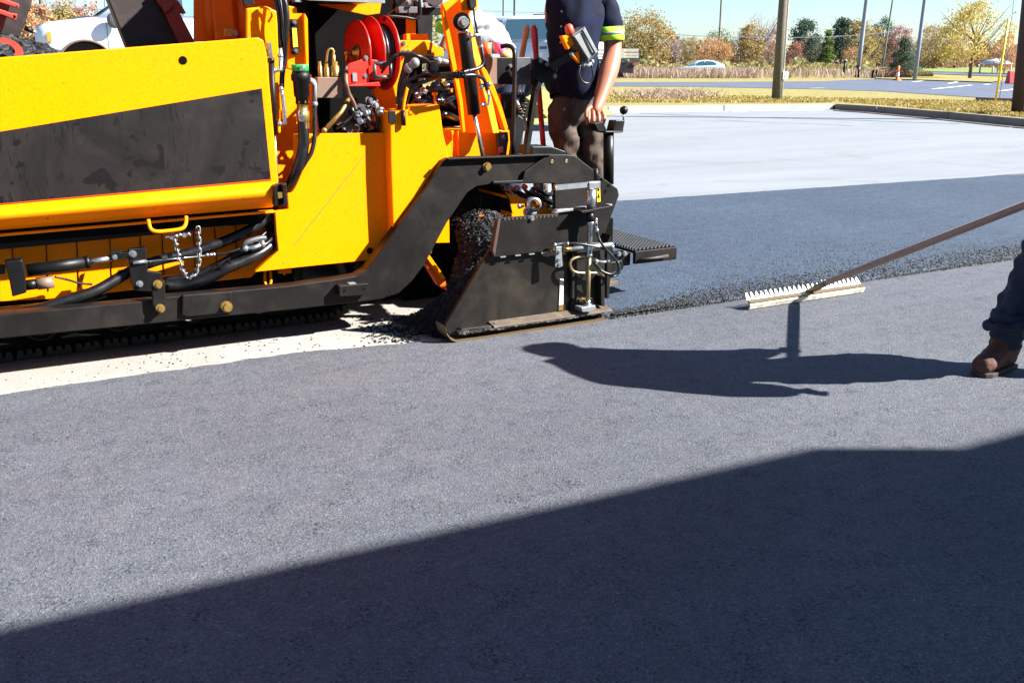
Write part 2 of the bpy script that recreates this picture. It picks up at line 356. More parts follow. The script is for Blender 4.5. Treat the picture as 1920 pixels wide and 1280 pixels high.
# ================================================================== the setting
def sheet(name, pts, z, mat, kind='structure', thick=0):
    pts = [(p[0], p[1]) for p in pts]; mb = MB()
    if thick: mb.prism([(x, y, z) for x, y in pts], (0, 0, -thick))
    else: mb.add([(x, y, z) for x, y in pts], [list(range(len(pts)))])
    o = mb.build(name, mat)
    if not thick and o.data.polygons[0].normal.z < 0: o.data.flip_normals()
    return tag(o, kind=kind)
def g2(u, v, z=0): p = G(u, v, z); return (p.x, p.y)
sheet('ground', [(-1500,-400),(2500,-400),(2500,2500),(-1500,2500)], -.10, 'earth')
# pale lot around the new paving
kA = [(-60, 45.7), (16.25, 24.37), (23.5, 22.33)]
kB = [(23.5, 22.33), (23.3, 20.5), (22.3, 17.2), (21.2, 14.25), (20.4, 11), (19.2, 6), (17, -3), (16, -12)]
sheet('old_pavement', [(-60,-14),(16,-14)] + kB[::-1] + kA[::-1], -.030, 'base')
sheet('pale_lot', [(-60, 8.6),(19.6,8.2)] + [q for q in kB[:5]][::-1] + kA[::-1], -.026, 'lot')
def ragged(name, near, far, x0, x1, z, zb, mat, step=.012, amp=.012, lip=.0):
    """paved mat between two edge functions, ragged borders with sloping sides"""
    n = int((x1-x0)/step); rows = []
    for i in range(n+1):
        x = x0+(x1-x0)*i/n
        a = near(x) + amp*(noise.noise((x*9, 1.3, 0))*1.6 + noise.noise((x*38, 4.1, 0))) if near else None
        c = far(x) + amp*(noise.noise((x*9, 7.3, 0))*1.6 + noise.noise((x*38, 2.1, 5)))
        rows.append([(x, a-.007-.004*random.random(), zb), (x, a, z), (x, c, z), (x, c+.022+.01*random.random(), zb)])
    vs = [p for r in rows for p in r]
    fs = [[i*4+k, (i+1)*4+k, (i+1)*4+k+1, i*4+k+1] for i in range(n) for k in range(3)]
    return tag(MB().add(vs, fs).build(name, mat), kind='structure')
def old_edge(x):
    t = min(1, max(0, (x-1.2)/.8)); return 4.645-.16*t
ragged('rolled_asphalt_lane', lambda x: -9.0, old_edge, -8, 16, 0.0, -.034, 'oldmat', .02, .010)
ragged('fresh_asphalt_lane', lambda x: 4.455-.01*math.sin(x*1.7), lambda x: 8.38-.07*min(8, max(0, x-5.7)), 2.95, 18.0, .018, -.034, 'newmat', .014, .011)
# ---- kerbs, verge and roads
def kerb(name, line, h, w, mat, label, gut=.0, joint=3.0):
    r = empty(name, (line[0][0], line[0][1], 0), label, 'kerb')
    L = [Vector((x, y, 0)) for x, y in line]
    seg = []; 
    for a, b in zip(L, L[1:]):
        n = max(1, int((b-a).length/joint))
        for i in range(n): seg.append((a+(b-a)*i/n, a+(b-a)*(i+1)/n))
    mb = MB(); gb = MB()
    for a, b in seg:
        t = (b-a).normalized(); s = Vector((-t.y, t.x, 0))
        if s.dot(Vector((1, 1, 0))) < 0: s = -s
        a2 = a+t*.012; b2 = b-t*.012
        mb.prism([a2+Vector((0,0,-.05)), a2+s*.03+Vector((0,0,h)), a2+s*w+Vector((0,0,h)), a2+s*w+Vector((0,0,-.05))], b2-a2)
        if gut: gb.prism([a2-s*gut+Vector((0,0,-.05)), a2-s*gut+Vector((0,0,.0)), a2-s*.004+Vector((0,0,-.012)), a2-s*.004+Vector((0,0,-.05))], b2-a2)
    mb.build('kerb_stone', mat, r, .012)
    if gut: gb.build('gutter', mat, r, .004)
    return r
kerb('kerb', kA, .16, .22, 'conc', 'long pale concrete kerb edging the far side of the lot', .45)
kerb('kerb', kB, .17, .20, 'browncurb', 'brown stained concrete kerb curving round the corner of the verge', .35, 2.6)
va = [g2(1140,167), g2(1300,168), g2(1540,173), g2(1650,177), g2(1760,185), g2(1830,190), g2(1920,192)]
verge = [(x+.0, y+.21) for x, y in kA] + [(x+.2, y+.05) for x, y in kB[:7]] + [(36, -2)] + [(va[-1][0]+4, va[-1][1]-12)] + va[::-1] + [(-60, 110)]
sheet('grass_verge', verge, .13, 'drygrass')
road_near = va + [(va[-1][0]+4, va[-1][1]-12), (90, 0)]
far_e = [g2(1920,158), g2(1800,154), g2(1700,150.5), g2(1640,152), g2(1540,157), g2(1300,158.5), g2(1140,159)]
sheet('parking_lot', road_near + [(140, 40)] + far_e + [(-60, 150), (-60, 105)], .145, 'farlot')
fe = [(x, y) for x, y in far_e]
sheet('dry_field', [(140, 40)] + fe + [(-60,150),(-200,500),(700,700),(600,60)], .150, 'drygrass')
sheet('far_road', [g2(1360,131,.2), g2(1640,133.5,.2), g2(1760,139,.2), g2(1960,146,.2), g2(1960,141.5,.2), g2(1760,135,.2), g2(1640,129.5,.2), g2(1360,127,.2)], .20, 'farlot')
sheet('lawn', [g2(1560,129,.25), g2(1700,133,.25), g2(1960,139.5,.25), (900, 560), (500, 640)], .25, 'lawn')
sheet('grass_island', [g2(1640,147,.21), g2(1740,150,.21), g2(1860,154.0,.21), g2(1880,150,.21), g2(1760,145,.21), g2(1650,143,.21)], .21, 'drygrass')
# markings on the parking lot
def stripe(u0, v0, u1, v1, w=.12):
    a = G(u0, v0, .15); b = G(u1, v1, .15); t = (b-a).normalized()*1; s = Vector((-t.y, t.x, 0))*w
    return [a-s, b-s, b+s, a+s]
sm = MB()
for q in [(1520,166,1545,165.6),(1749,167.5,1822,160),(1875,171,1912,166.5),(1711,154,1730,152),(1779,157,1795,154),(1845,159,1857,158),(1897,182,1920,182)]:
    p = stripe(*q); 
    for k in p: k.z = .157
    sm.add(p, [[0,1,2,3]])
o = sm.build('parking_markings', 'stripe'); tag(o, kind='structure')
# raised bank behind the machine carrying the vehicles
bk = MB(); BX = [(-40,19),(9,19),(16.0,23.6),(19.5,36),(30,60),(-60,90)]
inner = [(-40,21),(8.6,21),(15.2,24.5),(18,36.5),(27,60),(-58,88)]; zi = [.95,.95,.60,.60,.60,.95]
vs = [(x, y, -.02) for x, y in BX] + [(x, y, z) for (x, y), z in zip(inner, zi)]
bk.add(vs, [[i, (i+1) % 6, (i+1) % 6+6, i+6] for i in range(6)] + [[6,7,8,9,10,11]])
tag(bk.build('raised_bank', 'drygrass'), kind='structure')
# overhead cable shadows painted as dark strips on the pale lot
def shadow_strip(name, pts, w, label):
    P = [Vector((*g2(u, v, -.02), -.022)) for u, v in pts]; mb = MB(); Q = smooth_path(P, 8)
    L = []; 
    for i, p in enumerate(Q):
        t = (Q[min(i+1, len(Q)-1)]-Q[max(0, i-1)]).normalized(); s = Vector((-t.y, t.x, 0))*w*(.6+.8*random.random()); L += [p-s, p+s]
    mb.add(L, [[2*i, 2*i+1, 2*i+3, 2*i+2] for i in range(len(Q)-1)])
    o = mb.build(name, 'blackplain'); 
    if o.data.polygons[0].normal.z < 0: o.data.flip_normals()
    return tag(o, kind='structure')
shadow_strip('cable_shadow', [(1180,211),(1300,217),(1430,221),(1560,224),(1700,229),(1800,232)], .035, '')
shadow_strip('cable_shadow', [(1340,225),(1450,230),(1520,232),(1600,236)], .02, '')
# ---- loose stuff
def rocks(name, n, gen, mat, label):
    mb = MB()
    for _ in range(n):
        p, r = gen(); k = 5; vs = [p+Vector((0,0,r*.9))]
        a0 = random.random()*6
        for i in range(k):
            a = a0+2*PI*i/k; q = r*random.uniform(.6, 1.2); vs.append(p+Vector((math.cos(a)*q, math.sin(a)*q, r*random.uniform(-.2,.5))))
        mb.add(vs, [[0, i+1, (i+1) % k+1] for i in range(k)])
    o = mb.build(name, mat); return tag(o, label, 'asphalt crumbs', kind='stuff')
def crumb_edge():
    x = random.uniform(3.05, 7.6); w = .07+.11*min(1, max(0, (x-3.3)/.6))+.55*max(0, 1-abs(x-5.7)/2.2)
    y = 4.44 + abs(random.gauss(0, 1))*w*.62; return Vector((x, y, .018)), random.uniform(.0022, .0075)*(1.2 if y < 4.75 else .85)
rocks('asphalt_crumbs', 8200, crumb_edge, 'hotmix', 'loose black asphalt crumbs strewn along the seam of the fresh lane behind the rake')
def crumb_base():
    t = random.random()**.7; x = -.3+2.7*t; return Vector((x, random.uniform(4.68, 5.3), -.03)), random.uniform(.002, .006+.004*t)
rocks('asphalt_crumbs', 420, crumb_base, 'hotmix', 'scattered black asphalt grains on the pale strip beside the crawler track')
def crumb_lip():
    x = random.uniform(2.98, 7.5); return Vector((x, 4.440+random.gauss(0, .010), .003)), random.uniform(.004, .009)
rocks('asphalt_crumbs', 3600, crumb_lip, 'hotmix', 'coarse ragged lip of grains where the fresh lane meets the rolled lane')
# dry grass
def blades(name, n, area, h, w, mat, label, lean=.35, z=0):
    mb = MB(); 
    for _ in range(n):
        x, y = area(); hh = h*random.uniform(.5, 1.15); a = random.random()*PI; s = Vector((math.cos(a), math.sin(a), 0))*w
        t = Vector((random.gauss(0, lean)*hh, random.gauss(0, lean)*hh, hh)); p = Vector((x, y, z))
        m_ = p+t*.55+Vector((0,0,hh*.08)); mb.add([p-s, p+s, m_+s*1.6, m_-s*1.6, p+t], [[0,1,2,3],[3,2,4]])
    o = mb.build(name, mat); return tag(o, label, 'grass', kind='stuff')
M['tallgrass'] = leafmat('feathery_dry_grass', [(.30,.20,.16),(.40,.31,.27),(.24,.16,.06),(.42,.35,.30)])
M['shortgrass'] = leafmat('short_dormant_grass', [(.36,.24,.06),(.27,.20,.05),(.42,.33,.14),(.24,.21,.05)])
def tall():
    u = random.uniform(1135, 1420 if random.random() < .72 else 1660); v = random.uniform(134, 151); return g2(u, v)
blades('tall_grass', 15000, tall, .85, .02, 'tallgrass', 'tall feathery pinkish dry grass standing between the far roads', .25, .15)
def verge_pt():
    while True:
        u = random.uniform(1120, 1925); v = random.uniform(168, 222)
        lim = 196 if u < 1560 else 193+(u-1560)*.085
        if v < lim-3 and v > 176+(u-1140)*.022: return g2(u, v, .13)
blades('short_grass', 16000, verge_pt, .085, .012, 'shortgrass', 'short dormant yellow grass of the verge behind the kerb', .5, .13)
def clump(): 
    u = random.gauss(1250, 45); v = random.gauss(180, 4); return g2(u, min(191, max(172, v)), .13)
blades('grass_clump', 1500, clump, .22, .012, 'tallgrass', 'pale straw-like heap of dry grass on the verge left of the wooden pole', .8, .13)
# ================================================================== trees
PALS = dict(olive=[(.18,.20,.08),(.28,.25,.10),(.34,.22,.10),(.14,.17,.07)], autumn=[(.28,.22,.08),(.40,.23,.09),(.20,.21,.08),(.36,.27,.10)],
  orange=[(.48,.25,.12),(.42,.20,.12),(.50,.32,.13),(.32,.19,.11)], rust=[(.38,.15,.10),(.30,.12,.09),(.42,.21,.13)], red=[(.38,.18,.16),(.32,.16,.15),(.44,.23,.19)],
  dark=[(.06,.10,.07),(.09,.13,.08),(.045,.075,.06),(.11,.15,.09)], green=[(.10,.16,.04),(.16,.21,.05),(.06,.10,.035)], yellow=[(.48,.38,.09),(.60,.48,.13),(.36,.31,.08),(.50,.34,.09)],  # dark palette lightened: distance haze put into the leaf colour
  bare=[(.33,.28,.33),(.38,.30,.32)], brown=[(.26,.17,.12),(.34,.22,.14),(.20,.15,.10)], lime=[(.24,.28,.05),(.32,.30,.06),(.14,.18,.04)])
for k, c in PALS.items(): M['leaf_'+k] = leafmat('leaf_'+k, c)
def tree(u, vb, vt, wpx, pal, label, shape='round', n=900, dist=None, group='trees beyond the far road', trunk='bark', crown0=.22, name='tree', leaf=.030, zb=0.15):
    d = dist or 150.0; b = D(u, 116, d); base = Vector((b.x, b.y, zb)); dep = (b-CAM).dot(CF)
    s = dep/FPX; top = EYE + (116-vt)*s; H = top-zb; wd_ = wpx*s
    r = empty(name, base, label, 'tree', group); rnd = random.Random(int(u*7+vt)); tb = MB()
    bare = shape == 'bare'
    # trunk and limbs
    tb.tube([base, base+Vector((0,0,H*.35)), base+Vector((wd_*.02,0,H*.8))], [H*.026, H*.02, H*.006], 7)
    tips = []
    nl = 46 if bare else 16
    for i in range(nl):
        h0 = H*rnd.uniform(crown0, .62); a = rnd.random()*2*PI; up = rnd.uniform(.35, .95) if bare else rnd.uniform(.25,.8)
        L = wd_*.5*rnd.uniform(.6, 1.0); e = base+Vector((math.cos(a)*L, math.sin(a)*L, min(H*.99, h0+L*up+H*.18*(1.2 if bare else 1))))
        p0 = base+Vector((0,0,h0)); mid = p0.lerp(e, .5)+Vector((0,0,-.04*H))
        tb.tube([p0, mid, e], [H*.010, H*.006, H*.002], 4, False); tips.append((mid, e))
        if bare:
            for j in range(5):
                q0 = mid.lerp(e, rnd.random()); q1 = q0+Vector((rnd.gauss(0,.08),rnd.gauss(0,.08),rnd.uniform(.05,.2)))*H
                tb.tube([q0, q1], [H*.003, H*.001], 3, False)
    tb.build('trunk', 'barkgrey' if bare else trunk, r)
    # crown of leaf clumps
    lb = MB(); cl = []
    for i in range(60):
        if shape == 'cone': h = rnd.random()**1.2; rad = (1-h)*.5; zz = .04+.96*h
        elif shape == 'spread': h = rnd.random(); rad = .5*math.sin(PI*min(1, (h*.85+.18)))**.8; zz = crown0+(1-crown0)*h
        elif shape == 'pine': h = rnd.random(); rad = .5*(.35+.65*math.sin(PI*min(1, h+.08))); zz = .25+.75*h
        else: h = rnd.random(); rad = .5*math.sqrt(max(0, 1-(2*h-1)**2)*.85+.12); zz = crown0*.6+(1-crown0*.6)*h
        a = rnd.random()*2*PI; q = rad*math.sqrt(rnd.uniform(.15, 1)); cl.append((Vector((math.cos(a)*q*wd_, math.sin(a)*q*wd_, zz*H*.97)), rnd.uniform(.6, 1.2)))
    nn = int(n*(.4 if bare else 4.6)); lf = H*leaf*(.5 if bare else .82)
    for i in range(nn):
        c, cr = cl[i % len(cl)]; cs = min(wd_, H)*.092*cr*(1 if shape != 'cone' else .8)
        p = base+c+Vector((rnd.gauss(0, cs), rnd.gauss(0, cs), rnd.gauss(0, cs*.75)))
        if p.z < zb+.02*H: p.z = zb+.03*H
        x = Vector((rnd.gauss(0,1), rnd.gauss(0,1), rnd.gauss(0,1))).normalized(); y = x.orthogonal().normalized(); k = lf*rnd.uniform(.5, 1.15)
        y.rotate(Matrix.Rotation(rnd.random()*6, 3, x)); z_ = x.cross(y)
        lb.add([p+y*k, p+z_*k*.6, p-y*k, p-z_*k*.6], [[0,1,2,3]])
    lb.build('crown', 'leaf_'+pal, r)
    return r
tree(1205,126,31,104,'autumn','tall olive and orange tree right of the striped sleeve','round',1600,110,name='tree',leaf=.024)
tree(1178,127,42,60,'olive','darker olive tree half hidden behind the paver operator','round',900,118,leaf=.026)
tree(1268,124,70,40,'bare','low bare purplish tree left of the pale blue car','bare',300,170)
tree(1292,124,70,42,'olive','small olive tree behind the nose of the pale blue car','round',500,160)
tree(1338,121,73,70,'orange','rounded rust orange tree above the pale blue car roof','round',1500,140,crown0=.05,leaf=.026)
tree(1345,121,61,56,'green','green tree peeking out above the rust orange one','round',700,165)
tree(1405,125,50,54,'autumn','yellow brown tree left of the wooden pole with bare top','round',900,150,crown0=.1)
tree(1428,125,36,62,'bare','tall bare pinkish tree left of the wooden pole','bare',400,175)
tree(1385,125,52,34,'bare','thin bare tree behind the yellow brown one','bare',250,180)
tree(1440,124,78,40,'brown','low brown thicket tree just left of the wooden pole','round',500,160,crown0=.05)
tree(1506,126,42,58,'dark','dark bluish evergreen right of the wooden pole','pine',900,170)
tree(1492,126,80,40,'rust','low rust coloured tree at the right foot of the wooden pole','round',500,150,crown0=.05)
tree(1528,127,68,44,'dark','dark green conifer in front of the bluish evergreen','pine',800,140)
tree(1549,127,59,40,'green','bright green conifer beside the small black post','cone',1000,130)
tree(1577,126,38,52,'dark','broad dark pine behind the bright green conifer','pine',1100,165)
tree(1608,126,40,50,'autumn','mixed yellow and brown tree behind the grey lamp pole','round',800,160)
tree(1598,127,90,40,'orange','small orange tree at the foot of the grey lamp pole','round',500,130,crown0=.05)
tree(1650,120,37,50,'dark','tall open pine between the grey and the green pole','pine',500,190,crown0=.4,leaf=.024)
tree(1634,125,52,44,'autumn','thin autumn tree left of the pink roofed shed','round',350,185)
tree(1680,121,54,52,'red','round dusky red tree behind the dark cone shaped evergreen','round',1300,165,crown0=.1,leaf=.022)
tree(1693,128,74,66,'dark','dark cone shaped evergreen clipped close behind the hedge','cone',2600,110,leaf=.026)
tree(1752,123,56,90,'autumn','broad yellow brown tree left of the big golden tree','round',1000,175,crown0=.1)
tree(1742,123,50,52,'bare','bare lilac tree behind the yellow brown one','bare',300,200)
tree(1722,124,72,36,'olive','slim olive tree behind the pale lamp pole','round',400,190,crown0=.1)
tree(1790,123,72,70,'brown','brown tree hidden behind the big golden tree','round',700,185,crown0=.1)
tree(1822,146,12,136,'yellow','big spreading golden maple on its own trunk in the lawn island','spread',1250,78,crown0=.30,name='maple_tree',leaf=.020)
tree(1885,145,86,46,'orange','small orange tree beside the white pavilion','round',500,100,crown0=.3)
tree(1915,134,100,60,'rust','low rust tree at the right edge beyond the lawn','round',400,170,crown0=.05)
tree(1865,122,80,70,'brown','far brown tree behind the white pavilion','round',500,200,crown0=.05)
# behind the machine, on the bank
tree(80,60,12,70,'orange','yellow orange tree behind the white pickup bonnet','round',1200,55,group='trees behind the machine',crown0=.02,zb=.9)
tree(125,60,10,80,'autumn','olive gold tree above the white pickup bonnet','round',1200,60,group='trees behind the machine',crown0=.02,zb=.9)
tree(170,60,14,70,'rust','thin reddish tree nearest the pickup windscreen','round',700,62,group='trees behind the machine',crown0=.02,zb=.9)
tree(120,60,2,90,'bare','bare tree rising over the other trees behind the pickup','bare',300,70,group='trees behind the machine',zb=.9)
tree(890,60,26,60,'olive','distant olive tree behind the crouching worker in white','round',500,70,group='trees behind the machine',crown0=.05,zb=.9)
tree(800,60,18,60,'olive','olive tree behind the hose reel','round',500,60,group='trees behind the machine',crown0=.05,zb=.9)
# hazy low tree line far behind everything
def treeline(name, u0, u1, d, h, n, mat, label, ks=1):
    mb = MB()
    for i in range(n):
        u = random.uniform(u0, u1); p = D(u, 116, d+random.gauss(0, 8)); hh = h*(.45+.55*abs(noise.noise((u*.021, d, 0)))*1.6+.25*noise.noise((u*.09, 3, d)))
        p.z = .3+abs(hh)*random.random()**.8; k = random.uniform(.25,.8)*ks; x = Vector((random.gauss(0,1),random.gauss(0,1),random.gauss(0,1))).normalized(); y = x.orthogonal().normalized(); z_ = x.cross(y)
        mb.add([p+y*k, p+z_*k, p-y*k, p-z_*k], [[0,1,2,3]])
    return tag(mb.build(name, mat), label, 'tree line', kind='stuff')
treeline('far_treeline', 1130, 1700, 235, 9.5, 14000, 'leaf_brown', 'far brown tree line filling the gaps behind the roadside trees')
treeline('far_treeline', 1690, 1990, 235, 8.0, 4000, 'leaf_rust', 'far reddish tree line behind the lawn at the right')
treeline('undergrowth', 1135, 1640, 112, 1.7, 14000, 'leaf_olive', 'low olive undergrowth at the feet of the roadside trees', .35)
# hedges
def hedge(u0, u1, v0, v1, d, pal, label):
    a = D(u0, 116, d); b = D(u1, 116, d); s = d/FPX; h = (v1-v0)*s; r = empty('hedge', (a.x, a.y, .15), label, 'hedge'); lb = MB(); z0 = .2
    for i in range(2600):
        t = random.random(); a2 = random.random()*PI; q = random.uniform(.75, 1)
        wv = math.sin(PI*min(1, max(0, min(t, 1-t)*7+.25))) if min(t, 1-t) < .1 else 1
        p = a.lerp(b, t); p.z = z0+math.sin(a2)*h*q*(.7+.3*wv); off = CR.cross(Vector((0,0,1)))*math.cos(a2)*1.0
        p = p+off; k = .11*random.uniform(.6,1.2); x = Vector((random.gauss(0,1),random.gauss(0,1),random.gauss(0,1))).normalized(); y = x.orthogonal().normalized(); z_ = x.cross(y)
        lb.add([p+y*k, p+z_*k, p-y*k, p-z_*k], [[0,1,2,3]])
    lb.build('foliage', 'leaf_'+pal, r); mb = MB()
    p = a.lerp(b, .5); mb.cyl((p.x,p.y,.15), (p.x,p.y,h*.6), .09, .05, 6).build('stem', 'bark', r)
hedge(1643,1702,126,142,78,'brown','low rounded brown hedge around the orange delineator')
hedge(1702,1744,130,138,88,'olive','low olive hedge right of the dark cone evergreen')
# ================================================================== poles and small far things
def pole(name, u, vb, utop, r0, r1, mat, label, d=None, z=.13, H=11, cat='pole', lean=None):
    b = G(u, vb, z) if d is None else D(u, 116, d); b = Vector((b.x, b.y, z)); dep = (b-CAM).dot(CF)
    # top chosen on the sight line through the upper frame edge: the pole leans in its own upright plane
    n = Vector((CF.x, CF.y, 0)).normalized(); t = PL(utop, 0, b, n); k = (H)/(t.z-b.z); e = b+(t-b)*k
    r = empty(name, b, label, cat, 'utility and lamp poles'); MB().tube([b-Vector((0,0,.2)), b.lerp(e,.3), b.lerp(e,.6), e], [r0, r0+(r1-r0)*.3, r0+(r1-r0)*.6, r1], 12).build('shaft', mat, r)
    return r, b, e
pr, b, e = pole('wooden_pole', 1455, 188, 1468.5, .165, .12, 'polewood', 'thick weathered wooden utility pole with grey conduit and meter box', H=9)
dr = (e-b).normalized(); side = CR*.19
MB().tube([b+side, b+side+dr*8.5], .035, 8).build('conduit', 'conduit', pr)
q = b+side*1.05+dr*(.72) - Vector((0,.0,0)); mbx = MB().box(q+Vector((-.10,-.10,0)), q+Vector((.13,.08,.26))); mbx.box(q+Vector((-.03,-.125,.08)), q+Vector((.07,-.102,.18))); mbx.build('meter_box', 'conduit', pr, .01)
MB().tube([e-dr*.6-CR*1.0, e-dr*.6+CR*1.0], .05, 6).build('crossarm', 'polewood', pr)
pr, b, e = pole('lamp_pole', 1607, 146, 1625, .20, .16, 'polegrey', 'grey metal lamp pole with dark stained foot', H=10)
MB().cyl(b, b+(e-b).normalized()*1.0, .215, .21, 14).build('base_sleeve', 'blackplain', pr)
pole('lamp_pole', 1655, 127, 1674, .13, .11, 'polegreen', 'thin dark green pole beside the pink roofed shed', d=130, H=14)
pole('lamp_pole', 1714.5, 151, 1734, .15, .12, 'polegrey', 'pale grey lamp pole in front of the cone shaped evergreen', H=11)
pole('utility_pole', 1346.5, 78, 1352.5, .14, .12, 'polewood', 'slender utility pole rising behind the rust orange tree', d=150, H=22)
pole('utility_pole', 1909, 214, 1929, .17, .15, 'polebrown', 'dark brown utility pole at the right edge of the verge', H=8)
pole('utility_pole', 80, 60, 76.5, .13, .11, 'polewood', 'utility pole behind the orange trees and the white pickup', d=60, z=.9, H=9)
pole('utility_pole', 199, 60, 196.5, .05, .05, 'polegrey', 'thin dark pole beside the pickup windscreen', d=50, z=.9, H=8)
pole('utility_pole', 942.5, 60, 943.5, .05, .05, 'polebrown', 'thin pole above the white crew cab roof, leftmost of two', d=70, z=.9, H=12)
pole('utility_pole', 963, 60, 964.5, .07, .07, 'polebrown', 'thin pole above the white crew cab roof, rightmost of two', d=70, z=.9, H=12)
def wire(pts, d, r, label):
    P = [D(u, v, d) for u, v in pts]; return tag(MB().tube(smooth_path(P), r, 5).build('overhead_wire', 'polegrey'), label, 'wire', 'overhead wires')
wire([(1100,54),(1190,60),(1320,68),(1440,71),(1540,70),(1600,67),(1655,62),(1720,54)], 120, .045, 'pale overhead wire crossing the trees behind the wooden pole')
wire([(40,8),(60,11),(120,15),(200,18),(260,18)], 45, .02, 'dark overhead wire above the white pickup')
wire([(890,20),(960,23),(1040,24)], 60, .015, 'faint overhead wire above the crew cab roof')
# guy wires and guard
a = G(1866,193,.13); n_ = Vector((CF.x, CF.y, 0)).normalized()
tp = PL(1891,36,a,n_); t2 = a+(PL(1898,-10,a,n_)-a)*1.6
tag(MB().tube([a, tp], .036, 10).build('guy_guard', 'yellowplastic'), 'yellow plastic guy wire guard slanting up from the verge', 'guy guard')
tag(MB().tube([a+CR*.12, tp+CR*.1, t2], .012, 5).build('guy_wire', 'polegrey'), 'thin steel guy wire running up beside the yellow guard', 'wire')
a = G(1832,189,.13); c = G(1925,193,.13); tag(MB().bar(a+Vector((0,0,.06)), c+Vector((0,0,.06)), .2, .14).build('wheel_stop','browncurb',bev=.02), 'dark concrete wheel stop beside the yellow guy guard', 'wheel stop')
# delineator
b = G(1682,151,.15); r = empty('traffic_delineator', b, 'orange and white traffic delineator in front of the brown hedge', 'delineator')
MB().lathe(b, (0,0,1), [(0,.30),(.05,.30),(.06,.12),(.30,.11)], 14).build('base', 'orangeplastic', r)
MB().lathe(b, (0,0,1), [(.30,.11),(.55,.105)], 14).build('white_band', 'stripe', r)
MB().lathe(b, (0,0,1), [(.55,.105),(.98,.09),(1.02,.05),(1.04,0)], 14).build('upper_tube', 'orangeplastic', r)
# black post, blue box
b = G(1581,146,.15); r = empty('bollard_post', b, 'small black post with pale cap near the far road', 'post'); MB().cyl(b, b+Vector((.06,0,1.35)), .11, .10, 10).build('shaft','blackplain',r); MB().cyl(b+Vector((.06,0,1.35)), b+Vector((.06,0,1.5)), .2, .12, 10).build('cap','polegrey',r)
b = G(1497,131,.15); r = empty('utility_cabinet', b, 'small pale blue utility cabinet in the field right of the wooden pole', 'cabinet'); MB().box(b+Vector((-.5,-.4,0)), b+Vector((.5,.4,1.0))).build('cabinet_body','carblue',r,.05); MB().box(b+Vector((-.55,-.45,1.0)), b+Vector((.55,.45,1.08))).build('lid','polegrey',r,.02)
b = G(1590,142,.15); tag(MB().lathe(b,(0,0,1),[(0,.22),(.35,.2),(.5,.12),(.6,.05),(.62,0)],12).build('hydrant','yellowplastic'),'small yellow hydrant left of the grey lamp pole','hydrant')
# red barrier
a = G(1887,157,.15); c = G(1912,157,.15); r = empty('traffic_barrier', a, 'red plastic water barrier at the far right of the parking lot', 'barrier')
t = (c-a); s = Vector((-t.y, t.x, 0)).normalized()
for k in (0, 1):
    p = a+t*(.5*k+.02); MB().prism([p-s*.3, p-s*.12+Vector((0,0,.75)), p+s*.12+Vector((0,0,.75)), p+s*.3], t*.46).build('barrier_unit','redbarrier',r,.04)
# white pavilion
b = D(1868,116,105); b.z = .2; r = empty('pavilion', b, 'small white open pavilion on the far lawn', 'pavilion')
for i in range(4):
    q = b+Vector((1.1*(-1 if i % 2 else 1), 1.1*(-1 if i > 1 else 1), 0)); MB().cyl(q, q+Vector((0,0,1.0)), .09, n=8).build('column','white',r)
MB().lathe(b+Vector((0,0,1.0)), (0,0,1), [(0,1.7),(.12,1.7),(.5,.7),(.62,.0)], 8).build('roof','white',r)
# shed with pink roof
a = D(1612,116,230); c = D(1657,116,230); t = c-a; s = Vector((-t.y, t.x, 0)).normalized(); r = empty('shed', (a.x,a.y,.2), 'long low shed with a faded pink red roof behind the grey lamp pole', 'shed')
a.z = c.z = .2; sc = 230/FPX; h = .9
MB().prism([a, a+Vector((0,0,h)), c+Vector((0,0,h)), c], s*6).build('wall','tan',r)
MB().prism([a-s*.4+Vector((0,0,h)), a-s*.4+Vector((0,0,h+.15)), a+s*3+Vector((0,0,h+1.8)), a+s*6.4+Vector((0,0,h))], t*1.0).build('roof','rooftile',r)
# ================================================================== the paver
PV = empty('asphalt_paver', (1.0, 6.0, -.03), 'yellow tracked asphalt paver with black side arm laying the fresh lane', 'paver')
YW = 4.95     # hopper side
# ---- hopper: near side, far side, floor
hop = [(-520,147),(0,108),(484,70.5),(494,76),(500,100),(522,340),(521,346),(-520,430)]
hw = plate(hop, YW, .05, 'hopper_side', 'yellow', PV, .006)
plate([(-520,330),(0,247),(491,166),(508,336),(0,382),(-520,424)], YW-.003, .0025, 'black_panel', 'panel', hw, 0)
plate([(-520,424),(0,382),(509,336),(509,337.6),(0,383.6),(-520,426)], YW-.004, .004, 'red_trim_line', 'redlens', hw, 0)
c = W(343,113.5,YW); MB().torus(c+Vector((0,-.001,0)), (0,1,0), .0185, .002, 24, 6).cyl(c+Vector((0,-.002,0)), c, .018, n=20).build('drain_hole', 'void', hw)
# rounded lower lip of the hopper side
lipL = W(-520, 430, YW); lipR = W(515, 341, YW); prof = []
hL = (lipL.z - W(-520,481,YW).z); hR = (lipR.z - W(515,393,YW).z)
vs = []
for (P0, h) in ((lipL, hL), (lipR, hR)):
    for k in range(15):
        a = PI*k/14; t_ = k/14; vs.append(P0+Vector((0, -.040*(1-(t_/.34-1)**2) if t_ < .34 else -.040+.128*((t_-.34)/.66)**1.7, -h*t_)))
mb = MB().add(vs, [[k, k+1, k+16, k+15] for k in range(14)], True); mb.add([vs[k] for k in range(15,30)], [list(range(15))]); mb.build('hopper_lip', 'yellow', hw)

plate([(-520,483),(516,395),(516,399),(-520,489)], YW+.075, .05, 'lip_flange', 'yellow', hw)
MB().prism([W(-520,140,7.0), W(486,78,7.0), W(500,400,7.0), W(-520,480,7.0)], (0,.05,0)).build('far_hopper_side', 'yellow', PV)
MB().box((-1.6,5.05,.62),(1.15,6.98,.70)).build('hopper_floor', 'void', PV)
